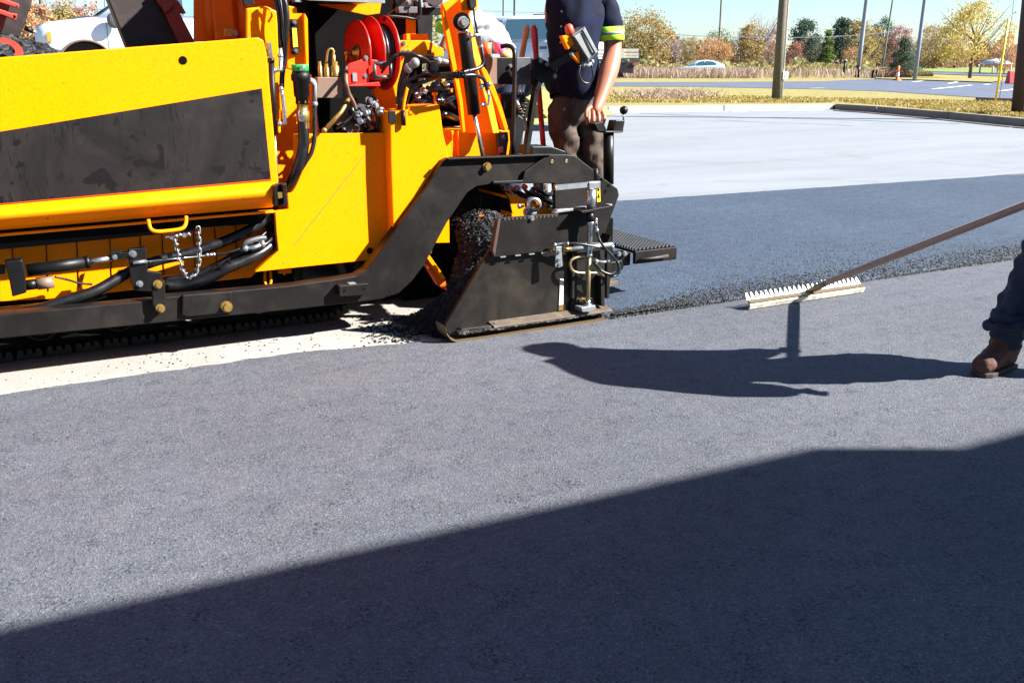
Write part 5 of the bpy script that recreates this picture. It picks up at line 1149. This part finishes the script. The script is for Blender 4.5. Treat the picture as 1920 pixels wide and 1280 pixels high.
# ---- worker with the rake (only a leg and boot in the frame, the rest shades the mat)
RK0 = Vector((4.31, 4.22, .05)); rd = Vector((.25, -1.22, .70))
rkl = G(1403,572,.03); rkr = G(1618,540,.03); t = (rkr-rkl).normalized(); ln = (rkr-rkl).length; nrm = Vector((-t.y, t.x, 0)); 
RK = empty('asphalt_rake', (rkl+rkr)/2, 'long handled aluminium asphalt rake with toothed head resting on the lane seam', 'rake')
base = Vector((rkl.x, rkl.y, .004)); up = Vector((0,0,1))
pf = [(0,0),(.004,-.002),(-.020,.040),(-.035,.058),(-.024,.062),(-.006,.048)]   # rolled lower blade
def pp(a, z): return base - nrm*a + up*z
hd = MB().prism([base+nrm*0+up*.0, base-nrm*.010+up*.0, base-nrm*.020+up*.030, base+nrm*.000+up*.046, base+nrm*.012+up*.046, base-nrm*.006+up*.032], t*ln)
hd.build('blade', 'rake', RK, .002)
MB().prism([base-nrm*.018+up*.040, base-nrm*.022+up*.046, base+nrm*.02+up*.054, base+nrm*.02+up*.048], t*ln).build('spine', 'brasswire', RK)
th = MB(); nT = 25
for i in range(nT):
    c = base + t*(ln*(i+.5)/nT) + nrm*.018 + up*.050; w = ln/nT*.42; e = c + nrm*.030 + up*.040
    th.prism([c-t*w, c+t*w, e+t*w*.18, e-t*w*.18], nrm*.004-up*.002)
th.build('teeth', 'rake', RK)
h0 = Vector((4.40, 4.20, .085)); P_edge = W(1920, 385, 2.93); hdirv = (P_edge-h0); h1 = h0+hdirv*1.72
MB().tube([h0, h0+hdirv*.03, h0+hdirv*.2, h1], [.015,.0185,.021,.021], 16).build('handle', 'handle', RK)
MB().tube([h0-hdirv*.03-Vector((.02,0,.02)), h0+hdirv*.07], .021, 12).build('socket', 'brasswire', RK); MB().hexbolt(h0+hdirv*.035+Vector((0,0,.02)), .008, .012, (0,0,1)).build('socket_bolt','steel',RK)
fa = G(1880,690,.0); foot = Vector((4.185, 2.745, 0))
WK = empty('person', foot, 'worker in dark blue jeans and brown leather boot stepping at the right edge', 'person')
def ws(w_, s_, z): return Vector((.617*w_-.787*s_, .787*w_+.617*s_, z))
an = Vector((4.185, 2.745, .15)); kn = Vector((4.32,2.735,.50)); hp = ws(4.62,-1.80,.90)
an2 = ws(4.70,-2.14,.13); kn2 = ws(4.68,-1.99,.50); hp2 = ws(4.45,-1.88,.90); pel = ws(4.52,-1.84,.96)
hA = h0+hdirv*1.17; hB = ws(4.24,-1.86,.86)
chs = ws(4.45,-1.69,1.36); sa = ws(4.66,-1.75,1.43); sb = ws(4.25,-1.75,1.43); spn = ws(4.46,-1.70,1.12)
ch = {'pel': (pel, .13, None), 'sp': (spn, .125, 'pel'), 'chest': (chs, .14, 'sp'), 'neck': (ws(4.60,-1.62,1.50), .055, 'chest'), 'hd': (ws(4.66,-1.60,1.55), .095, 'neck'), 'hd2': (ws(4.68,-1.60,1.61), .09, 'hd'), 'hd3': (ws(4.68,-1.61,1.64), .05, 'hd2'),
 'sa': (sa, .062, 'chest'), 'ea': (ws(4.80,-1.85,1.08), .042, 'sa'), 'wa': (hA+Vector((.01,-.03,.06)), .028, 'ea'), 'ha': (hA+Vector((0,-.02,.0)), .034, 'wa'),
 'sb': (sb, .062, 'chest'), 'eb': (ws(4.13,-1.80,1.10), .042, 'sb'), 'wb': (hB+Vector((0,0,.06)), .028, 'eb'), 'hb': (hB, .034, 'wb'),
 't1': (hp, .088, 'pel'), 'k1': (kn, .058, 't1'), 'a1': (an, .040, 'k1'), 'o1': (an+Vector((-.10,-.02,-.09)), .032, 'a1'),
 't2': (hp2, .088, 'pel'), 'k2': (kn2, .058, 't2'), 'a2': (an2, .040, 'k2'), 'o2': (an2+Vector((-.08,.03,-.07)), .032, 'a2')}
skin('body', ch, 'skin', WK, 2)
def fist(c, ax_, side, nm='hand'):
    mb = MB(); a = Vector(ax_).normalized(); s = (Vector(side)-a*Vector(side).dot(a)).normalized(); b2 = a.cross(s)
    for i in range(4):
        o = Vector(c)+a*(.030-.020*i); r = .0105-.001*(i == 3); pts = [o+s*.035-b2*.012, o+s*.032+b2*.016, o+s*.008+b2*.030, o-s*.018+b2*.022, o-s*.022+b2*.004]
        k = smooth_path(pts,4); mb.tube(k, [r*(1-.2*j/(len(k)-1)) for j in range(len(k))], 8).ball(pts[-1], r*.8, 8)
    pts = [Vector(c)+a*.045+s*.02-b2*.01, Vector(c)+a*.05-s*.005+b2*.01, Vector(c)+a*.04-s*.022+b2*.018]; k = smooth_path(pts,4); mb.tube(k, .011, 8).ball(pts[-1], .0105, 8)
    return mb.build(nm, 'skin', WK)
fist(hA, hdirv, (0,0,1)); fist(hB, hdirv, (0,0,1))
jk_ = {'pel': (pel, (.148,.118), None), 'w': (pel+Vector((-.02,.01,.08)), (.14,.11), 'pel'), 't1': (hp+Vector((0,0,-.04)), .115, 'pel'), 'k1': (kn, .084, 't1'), 'c1': (kn.lerp(an,.55)+Vector((.0,0,0)), .080, 'k1'), 'h1': (an+Vector((.01,.0,.06)), .078, 'c1'),
 't2': (hp2+Vector((0,0,-.04)), .105, 'pel'), 'k2': (kn2, .08, 't2'), 'c2': (kn2.lerp(an2,.55), .072, 'k2'), 'h2': (an2+Vector((0,0,.02)), .072, 'c2')}
skin('jeans', jk_, 'denim', WK, 3, .055, .075)
# folded cuff
MB().tube(smooth_path([an+Vector((.01,0,-.035)), an+Vector((.012,0,.02)), an+Vector((.012,0,.07)), an+Vector((.015,0,.14))]), [.070+.004*math.sin(i*1.3)+.001*i for i in range(19)], 20).build('trouser_hem', 'denim', WK)
MB().tube(smooth_path([an+Vector((.005+math.cos(a)*.086, math.sin(a)*.082, .085+.018*math.cos(a+.6))) for a in [2*PI*i/14 for i in range(15)]], 3), [.024+.006*math.sin(i*.9) for i in range(43)][:len(smooth_path([Vector((0,0,0))]*15,3))], 10).build('cuff', 'denim', WK)
sh = {'pel': (pel+Vector((0,0,.05)), .155, None), 'sp': (spn, .185, 'pel'), 'chest': (chs, .20, 'sp'), 'n': (ws(4.58,-1.64,1.50), .155, 'chest'), 'sa': (sa, .095, 'chest'), 'ea': (ws(4.74,-1.85,1.08), .085, 'sa'), 'wa': (hA+Vector((.01,-.02,.10)), .048, 'ea'), 'sb': (sb, .105, 'chest'), 'eb': (ws(4.20,-1.80,1.10), .100, 'sb'), 'wb': (hB+Vector((0,0,.05)), .082, 'eb')}
skin('shirt', sh, 'navy', WK, 2, .02, .1)
hc_ = ws(4.68,-1.61,1.62); MB().ball(hc_, .112, 16, (1,1,.8)).lathe(hc_-Vector((0,0,.015)), (0,0,1), [(0,.108),(.0,.14),(.012,.11)], 20).build('cap', 'hivis', WK)
MB().ball(ws(4.68,-1.49,1.60), .015, 8, (1,1,1.5)).build('nose', 'skin', WK)
def boot(a, dirx, name='boot'):
    d = Vector(dirx).normalized()*1.0; s = Vector((-d.y, d.x, 0)); mb = MB(); g0 = Vector((a.x, a.y, 0)); vs = []; n = 20
    secs = [(-.088,.038,.0,.13),(-.078,.048,.0,.18),(-.03,.054,.0,.215),(.03,.054,.0,.185),(.075,.054,.0,.140),(.12,.058,.0,.108),(.16,.058,.0,.092),(.19,.048,.0,.074),(.208,.026,.004,.048)]
    for (x, w, z0, z1) in secs:
        for k in range(n):
            q = 2*PI*k/n; cz = math.sin(q); vs.append(g0+d*x+s*math.cos(q)*w*(1 if cz < 0 else (1-.25*cz))+Vector((0,0,.016+z0+(z1-z0)*(.5+.5*cz) if cz > -.6 else .018)))
    m = len(secs); mb.add(vs, [[i*n+k, i*n+(k+1) % n, (i+1)*n+(k+1) % n, (i+1)*n+k] for i in range(m-1) for k in range(n)]+[list(range(n-1,-1,-1)), [(m-1)*n+k for k in range(n)]], True)
    o = mb.build(name, 'boot', WK); o.modifiers.new('sub','SUBSURF').levels = 1; o.modifiers['sub'].render_levels = 2
    tx = bpy.data.textures.new('boot_creases','CLOUDS'); tx.noise_scale = .03; dm = o.modifiers.new('creases','DISPLACE'); dm.texture = tx; dm.strength = .012
    MB().tube([g0+Vector((0,0,.12))-d*.02, g0+Vector((.01,0,.20))-d*.025, g0+Vector((.02,0,.27))-d*.025], [.054,.060,.062], 18).build('boot_collar', 'boot', o)
    ol = [(-.09,.024),(-.08,.046),(-.02,.052),(.05,.050),(.12,.058),(.17,.056),(.20,.038),(.212,.014)]
    P = [g0+d*x+s*w for x, w in ol]+[g0+d*x-s*w for x, w in ol[::-1]]
    MB().prism([p+Vector((0,0,.0005)) for p in P], (0,0,.022)).build('sole', 'sole', o, .004)
    lc_ = MB()
    for i in range(5): c = g0+d*(.035+.018*i)+Vector((0,0,.150-.014*i)); lc_.tube([c-s*.022, c+Vector((0,0,.006)), c+s*.022+d*.012], .0028, 6)
    lc_.build('lace', 'tan', o)
boot(an, (-.97,-.12,0)); boot(an2, (-.8,.3,0))
# ---- crouching worker in white behind the machine
YB = 7.6
WB = empty('person', Vector((W(892,100,YB).x, YB, -.03)), 'bending worker in white shirt with hi vis vest behind the lift tower', 'person')
def b(u, v, dy=0): return W(u, v, YB+dy)
x_ = b(930,100).x
ch = {'pel': (b(955,120), (.13,.11), None), 'sp': (b(915,76), (.135,.12), 'pel'), 'chest': (b(886,50), (.155,.13), 'sp'), 'neck': (b(858,30,-.05), .055, 'chest'), 'hd': (b(842,24,-.06), .085, 'neck'), 'hd2': (b(830,20,-.06), .08, 'hd'),
 'sl': (b(880,40,-.16), .06, 'chest'), 'el': (b(842,68,-.25), .042, 'sl'), 'wl': (b(832,85,-.25), .03, 'el'), 'hl': (b(828,95,-.24), .034, 'wl'), 'sr': (b(880,38,.16), .06, 'chest'), 'er': (b(850,72,.2), .04, 'sr'), 'wr': (b(838,90,.15), .03, 'er'),
 'kl': (b(948,200,-.1), .07, 'pel'), 'al': (Vector((x_+.1, YB-.1, .08)), .045, 'kl'), 'kr': (b(962,200,.1), .07, 'pel'), 'ar': (Vector((x_+.25, YB+.12, .08)), .045, 'kr')}
skin('body', ch, 'skin', WB, 2)
skin('shirt', {k: (ch[k][0], (tuple(x*1.22 for x in ch[k][1]) if hasattr(ch[k][1], '__len__') else ch[k][1]*1.4), ch[k][2]) for k in ('pel','sp','chest','sl','sr','el')}, 'whiteshirt', WB, 3, .09, .10)
skin('trousers', {k: (ch[k][0], (tuple(x*1.05 for x in ch[k][1]) if hasattr(ch[k][1], '__len__') else ch[k][1]*1.25), ch[k][2]) for k in ('pel','kl','al','kr','ar')}, 'denim', WB, 2)
MB().tube([b(833,30,-.16), b(831,44,-.2), b(829,58,-.22)], [.055,.062,.060], 20).build('vest', 'hivis', WB); MB().tube([b(831.5,41,-.195), b(831,46,-.205)], .066, 20).build('vest_band', 'silvertape', WB)
MB().ball(b(832,17,-.06), .10, 14, (1.1,1,.8)).build('cap', 'whiteshirt', WB)
# ---- vehicles: built in local coordinates (x forward = nose, y = towards viewer side negative, z up)
class VB(MB):
    def __init__(s, o, f, sc=1): super().__init__(); s.o = Vector(o); s.fw = Vector((f[0], f[1], 0)).normalized(); s.sd = Vector((-s.fw.y, s.fw.x, 0)); s.k = sc
    def T(s, p): return s.o + (s.fw*p[0] + s.sd*p[1] + Vector((0,0,p[2])))*s.k
def loft(o, f, secs, sc=1, smooth=True):
    """secs: list of (x, [(y,z)...]) half outlines, mirrored across y = 0"""
    vb = VB(o, f, sc); vs = []; n = None
    for x, prof in secs:
        ring = [(x, y, z) for y, z in prof]+[(x, -y, z) for y, z in prof[::-1]]
        n = len(ring); vs += [vb.T(p) for p in ring]
    m = len(secs)
    vb.add(vs, [[i*n+k, (i+1)*n+k, (i+1)*n+(k+1) % n, i*n+(k+1) % n] for i in range(m-1) for k in range(n)]+[list(range(n)), [(m-1)*n+k for k in range(n-1,-1,-1)]], smooth); return vb
def wheels(o, f, xs, r, w, half, root, sc=1, hub='lightgrey'):
    vb = VB(o, f, sc)
    for x in xs:
        for s in (-1, 1):
            c = vb.T((x, s*(half-.02), r)); ax_ = vb.sd*s
            t = MB().lathe(c-ax_*w*sc, ax_, [(0,0),(0,r*.9*sc),(.03,r*sc),(w*sc-.03,r*sc),(w*sc,r*.9*sc),(w*sc,r*.62*sc)], 26).build('wheel','tyre',root)
            MB().lathe(c-ax_*.03, ax_, [(0,r*.62*sc),(.01,r*.60*sc),(-.01,r*.3*sc),(.02,r*.12*sc),(.02,0)], 20).build('rim', hub, t)
def quadpan(vb0, pts, th, name, mat, root, out=None):
    P = [vb0.T(p) for p in pts]; n = Vector((0,0,0))
    for i in range(len(P)): n += (P[i]-P[0]).cross(P[(i+1) % len(P)]-P[0])
    n.normalize(); 
    if out is not None and n.dot(vb0.sd*out[1]+vb0.fw*out[0]+Vector((0,0,out[2] if len(out) > 2 else 0))) < 0: n = -n
    return MB().prism([p+n*.002 for p in P], n*th).build(name, mat, root, .004)
def rr(w, z0, z1, r=.12): return [(w*.86, z0), (w, z0+r), (w, z1-r), (w*.97, z1-r*.4), (w*.88, z1), (0, z1+.015)]
# pale blue hatchback far off in the grass
co_b = G(1312,137,.15); hb_o = Vector((co_b.x, co_b.y, .15)); hb_o = D(1312,116,86); hb_o.z = .12
fw = -CR
HB = empty('parked_car', hb_o, 'pale blue hatchback car parked far off behind the tall grass', 'car'); 
secs = [(2.2, rr(.55,.35,.62,.08)), (2.05, rr(.78,.28,.74,.1)), (1.2, rr(.86,.25,.92,.1)), (.9, rr(.86,.25,.97,.1)), (-1.6, rr(.86,.25,1.05,.1)), (-2.1, rr(.82,.3,1.08,.1)), (-2.2, rr(.7,.4,.95,.1))]
loft(hb_o, fw, secs).build('body','carblue',HB)
roof = [(1.15,.72,.93),(.25,.62,1.42),(-.7,.6,1.50),(-1.5,.60,1.36),(-2.1,.66,1.08)]
loft(hb_o, fw, [(x, [(w+.12,.9),(w,z-.03),(w*.8,z),(0,z+.02)]) for x, w, z in roof]).build('cabin','carblue',HB)
v0 = VB(hb_o, fw)
for sgn in (1, -1):
    quadpan(v0, [(.75,sgn*.775,.98),(.15,sgn*.69,1.34),(-.30,sgn*.68,1.40),(-.32,sgn*.775,1.0)], .02, 'window','glass',HB,(0,sgn)); quadpan(v0, [(-.38,sgn*.775,1.0),(-.36,sgn*.68,1.40),(-1.05,sgn*.68,1.36),(-1.45,sgn*.72,1.15),(-1.3,sgn*.775,1.03)], .02, 'window','glass',HB,(0,sgn))
    quadpan(v0, [(.72,sgn*.9,.97),(.55,sgn*.9,1.1),(.48,sgn*.95,.98)], .06, 'mirror','carblue',HB,(0,sgn))
quadpan(v0, [(1.05,.6,.97),(1.05,-.6,.97),(.35,-.52,1.38),(.35,.52,1.38)], .01, 'windscreen','glass',HB,(1,0,.5)); quadpan(v0, [(-2.24,.6,.8),(-2.24,-.6,.8),(-2.2,-.6,.9),(-2.2,.6,.9)], .02, 'tail_light','redlens',HB,(-1,0))
wheels(hb_o, fw, (1.4,-1.35), .31, .2, .86, HB)
# white pickup left behind the hopper
fwp = Vector((-.985,.17,0)); pd = 19.5; po_ = D(243,116,pd); PO = Vector((po_.x, po_.y, .95)) 
sc = 1.0; noseX = 1.86
PK = empty('pickup_truck', PO, 'white pickup truck with raised bonnet line parked behind the hopper', 'truck')
def pkbody(root, o, f, L=4.15, sc=1.0):
    secs = [(1.62, rr(.70,.45,1.00,.12)), (1.55, rr(.92,.40,1.16,.12)), (1.35, rr(.97,.40,1.24,.12)), (.6, rr(.98,.40,1.33,.10)), (.45, rr(.98,.40,1.34,.1)), (-.1, rr(.98,.40,1.34,.06)), (-2.2, rr(.98,.40,1.34,.06)), (.05-L, rr(.98,.42,1.36,.06)), (-L, rr(.94,.45,1.34,.06))]
    bd = loft(o, f, secs, sc).build('body','white',root)
    cab = [(.52,.84,1.33),(-.24,.72,1.88),(-.8,.72,1.93),(-2.5,.72,1.92),(-2.75,.82,1.35)]
    loft(o, f, [(x, [(.93,1.28),(w,z-.05),(w*.85,z),(0,z+.02)]) for x, w, z in cab], sc).build('cab','white',root)
    v0 = VB(o, f, sc)
    for sgn in (1, -1):
        quadpan(v0, [(.20,sgn*.925,1.37),(-.27,sgn*.80,1.78),(-1.02,sgn*.78,1.83),(-1.06,sgn*.925,1.37)], .012, 'window','paleglass',root,(0,sgn))
        quadpan(v0, [(-1.16,sgn*.925,1.37),(-1.14,sgn*.79,1.84),(-2.35,sgn*.79,1.83),(-2.5,sgn*.92,1.37)], .012, 'window','paleglass',root,(0,sgn))
        for x in (.30,-1.10,-2.6): quadpan(v0, [(x,sgn*.978,.55),(x-.012,sgn*.978,.55),(x-.012,sgn*.978,1.30),(x,sgn*.978,1.30)], .004, 'door_gap','grey',root,(0,sgn))
        for x in (-.85,-2.3): quadpan(v0, [(x,sgn*.98,1.14),(x-.2,sgn*.98,1.14),(x-.2,sgn*.98,1.20),(x,sgn*.98,1.20)], .02, 'door_handle','grey',root,(0,sgn))
        mb = VB(o, f, sc); c = mb.T((.14, sgn*1.12, 1.27)); MB().ball(c, .13*sc, 14, (1,.5,1.15)).tube([mb.T((.18,sgn*.93,1.28)), c], .03, 8).build('mirror','grey',root)
        hl_ = quadpan(v0, [(1.60,sgn*.86,1.02),(1.30,sgn*.982,1.06),(1.30,sgn*.982,.86),(1.60,sgn*.88,.84)], .015, 'headlight','lens',root,(.5,sgn)); quadpan(v0, [(1.38,sgn*.985,1.04),(1.30,sgn*.987,1.055),(1.30,sgn*.987,.88),(1.38,sgn*.985,.87)], .022, 'side_marker','amber',root,(.2,sgn))
        n = 18; arc = [(.72+math.cos(PI*i/n)*.52, sgn*.984, .40+math.sin(PI*i/n)*.50) for i in range(n+1)]
        for X in (0, -L+.75-.2):
            P = [v0.T((a+X, y, z)) for a, y, z in arc]; MB().prism(P, v0.sd*sgn*.006).build('wheel_arch','void',root); 
            MB().tube([p+v0.sd*sgn*.01 for p in P], .022, 6).build('arch_trim','tan',root)
    quadpan(v0, [(.54,.78,1.36),(.54,-.78,1.36),(-.20,-.66,1.85),(-.20,.66,1.85)], .012, 'windscreen','paleglass',root,(1,0,.5))
    cv = MB()
    for k in range(8):
        y = -.8+.2*k; cv.bar(v0.T((.90,y,1.335)), v0.T((.60,y+.06,1.36)), .05, .02)
    cv.build('cowl_vent','grey',root); MB().tube([v0.T((.56,-.6,1.39)), v0.T((.5,-.1,1.41)), v0.T((.54,.5,1.39))], .02, 6).build('wiper','blackplain',root)
    gr = MB()
    for k in range(4): gr.bar(v0.T((1.635,-.6,.72+.1*k)), v0.T((1.635,.6,.72+.1*k)), .03, .05)
    gr.build('grille','grey',root); MB().bar(v0.T((1.68,-.95,.52)), v0.T((1.68,.95,.52)), .16, .2).build('bumper','lightgrey',root,.02)
    wheels(o, f, (.72,-L+1.27), .42, .26, .96, root, sc)
# place so the windscreen base lands at u=185 and the nose at u=66
pkbody(PK, PO, fwp)
# white crew cab behind the tray
sd_ = 24.5; q = D(922,116,sd_); fw2 = Vector((-.40,.916,0)).normalized(); SO = Vector((q.x, q.y, .60))
SV = empty('pickup_truck', SO, 'white crew cab truck seen behind the black tray and the shovel grips', 'truck'); pkbody(SV, SO, fw2, 2.85)
v0 = VB(SO, fw2); MB().bar(v0.T((-.9,-.6,2.0)), v0.T((-2.4,-.6,2.0)), .04, .04).build('roof_rail','grey',SV)
# flatbed truck behind the operator
FO = D(1098,116,20.5); FO = Vector((FO.x, FO.y, -.02)); ff = -(Vector((CR.x, CR.y, 0))).normalized(); ff.rotate(Matrix.Rotation(-.25, 3, 'Z')) 
FB = empty('flatbed_truck', FO, 'flatbed truck tail with pale wooden side boards behind the operator', 'truck'); v0 = VB(FO, ff)
def P4(u, v): return PL(u, v, D(1198,116,20.2), Vector((CF.x,CF.y,0)))
sdv = Vector((CF.x, CF.y, 0)).normalized()
mb = MB()
for (va, vb_) in ((92,97.5),(99.5,104),(105,109)): mb.prism([P4(1060,va), P4(1198,va-.3), P4(1197,vb_), P4(1060,vb_)], sdv*.04)
mb.build('side_boards','planks',FB); MB().prism([P4(1161,92.5),P4(1170,92.5),P4(1170,109),P4(1160,109)], -sdv*.05).build('stake','planks',FB)
MB().prism([P4(1050,110.5),P4(1200,110.5),P4(1199,117),P4(1050,117)], sdv*2.1).build('deck','grey',FB)
MB().prism([P4(1050,117.2),P4(1190,117.2),P4(1187,138),P4(1150,136),P4(1050,136)], sdv*.12-sdv*-.1).build('side_skirt','truckbed',FB)
MB().prism([P4(1050,136.5),P4(1168,136.5),P4(1170,146),P4(1155,144),P4(1050,144)], sdv*1.6).build('chassis_rail','blackplain',FB)
MB().prism([P4(1176,112.3),P4(1180,112.3),P4(1178,115.5)], -sdv*.02).build('marker_light','hivis',FB)
MB().prism([P4(1186,118),P4(1193,118),P4(1192,122),P4(1186,122)], -sdv*.02).build('tail_light','redlens',FB)
for k, s in ((0,.0),(1,1.75)):
    c = P4(1085,205)+sdv*(.1+s); c.z = .42; t_ = MB().lathe(c, sdv, [(0,.25),(0,.40),(.03,.42),(.22,.42),(.25,.40),(.25,0)], 26).build('wheel','tyre',FB); MB().lathe(c, sdv, [(0.02,.26),(.05,.1),(.0,.08),(.0,0)], 16).build('rim','grey',t_)
MB().prism([P4(1040,60),P4(1062,60),P4(1062,136),P4(1040,136)], sdv*2.0).build('headboard','blackplain',FB)
# ---- tipper truck feeding the hopper: only its raised body end shows at the left
TT = empty('dump_truck', (-2.4, 6.0, -.03), 'dark dump truck body with red frame tipping asphalt into the hopper', 'truck')
plate([(198,-12),(150,-130),(235,-170),(288,-6),(338,82),(240,92)], 6.35, .14, 'tailgate','truckbed',TT,.008)
plate([(284,-12),(320,-18),(343,14),(350,26),(337,24),(368,84),(338,86),(306,20)], 6.30, .10, 'tailgate_frame','redlead',TT,.006)
plate([(304,12),(322,6),(327,10),(318,22),(309,26)], 6.27, .04, 'hinge_lug','redlead',TT,.01)
plate([(-300,-260),(64,-16),(58,12),(36,72),(0,66),(-260,10)], 5.75, 1.6, 'body_floor','truckbed',TT,.01)
MB().prism([W(-25,-20,5.66), W(14,-20,5.66), W(20,8,5.66), W(4,60,5.66), W(-30,60,5.66)], (0,.05,0)).build('side_rail','redlead',TT,.005)
fr = MB()
for (v, l) in ((2,36),(24,32)):
    fr.prism([W(-30,v-16,5.60), W(8,v-4,5.60), W(l,v+6,5.60), W(l-2,v+14,5.60), W(6,v+5,5.60), W(-30,v-7,5.60)], (0,.05,0)); 
fr.prism([W(30,8,5.6), W(37,10,5.6), W(35,16,5.6), W(28,14,5.6)], (0,.05,0)); fr.prism([W(22,24,5.6), W(33,27,5.6), W(30,39,5.6), W(24,37,5.6)], (0,.05,0))
fr.build('step_bracket','redlead',TT,.004)
c = W(4,97,4.985); lug = []
for i in range(21): a = -.1+PI*i/20; lug.append(c+Vector((math.cos(a)*.085, 0, math.sin(a)*.055)))
lb_ = MB(); n = 24; vs = []
for r_, y in ((1,0),(.62,0),(.62,.03),(1,.03)): vs += [c+Vector((math.cos(2*PI*i/n)*.085*r_, y, math.sin(2*PI*i/n)*.060*r_)) for i in range(n)]
lb_.add(vs, [[k*n+i, k*n+(i+1) % n, ((k+1) % 4)*n+(i+1) % n, ((k+1) % 4)*n+i] for k in range(4) for i in range(n)]); lb_.build('tow_lug','redlead',TT)
MB().box((-4.6,5.9,.5),(-1.75,6.9,.8)).build('chassis','blackplain',TT,.02); 
for x in (-2.3,-3.5):
    for y in (5.7, 6.9): MB().lathe((x,y,.48), (0,1,0), [(0,.3),(0,.47),(.03,.5),(.25,.5),(.28,.47),(.28,0)], 26).build('wheel','tyre',TT)
MB().tube([W(46,52,5.9), W(62,60,5.9)], .012, 8).build('latch_rod','blackplain',TT)
# ---- tall truck beside the photographer whose shadow lies over the foreground
k_ = .617/math.tan(SUN_EL); j_ = .787/math.tan(SUN_EL)
def topat(gx, gy, h): return Vector((gx + j_*h, gy - k_*h, h))
ST = empty('haul_truck', (6.0, -2.6, 0), 'tall closed haul truck parked behind the camera beside the rolled lane', 'truck')
hT = 4.4; e0 = topat(-5.5, 2.80, hT); e1 = topat(2.62, 2.47, hT); e2 = topat(3.12, 2.2, hT); e3 = topat(6.5, 2.17, hT)
for nm, pts, z0, z1 in (('cargo_body', [e0, e1, e2, e3, Vector((e3.x, -3.75, hT)), Vector((e0.x, -3.75, hT))], 1.0, hT),):
    MB().prism([Vector((p.x, p.y, z0)) for p in pts], (0,0,z1-z0)).build(nm, 'grey', ST, .03)
for x in range(int(e0.x)+1, int(e3.x), 2): MB().box((x, e3.y-.32, 1.05),(x+.08, -3.78, hT-.03)).build('body_rib','grey',ST)
MB().box((e0.x+.2,-1.9,.6),(e3.x+.1,-3.5,.98)).build('chassis','blackplain',ST,.02)
MB().prism([(e3.x+.15,-1.5,.6),(e3.x+2.2,-1.5,.6),(e3.x+2.2,-1.5,1.7),(e3.x+1.7,-1.5,2.8),(e3.x+.15,-1.5,2.9)], (0,-2.1,0)).build('cab','white',ST,.05)
MB().prism([(e3.x+.6,-1.49,1.8),(e3.x+1.9,-1.49,1.8),(e3.x+1.55,-1.49,2.6),(e3.x+.6,-1.49,2.65)], (0,-.02,0)).build('window','glass',ST)
for x in (e0.x+1.0, e0.x+2.3, e3.x-1.2, e3.x+1.2):
    for y in (-1.6,-3.4): MB().lathe((x,y,.5), (0,-1,0), [(-.02,.3),(0,.47),(.03,.5),(.25,.5),(.28,.47),(.28,0)], 26).build('wheel','tyre',ST)
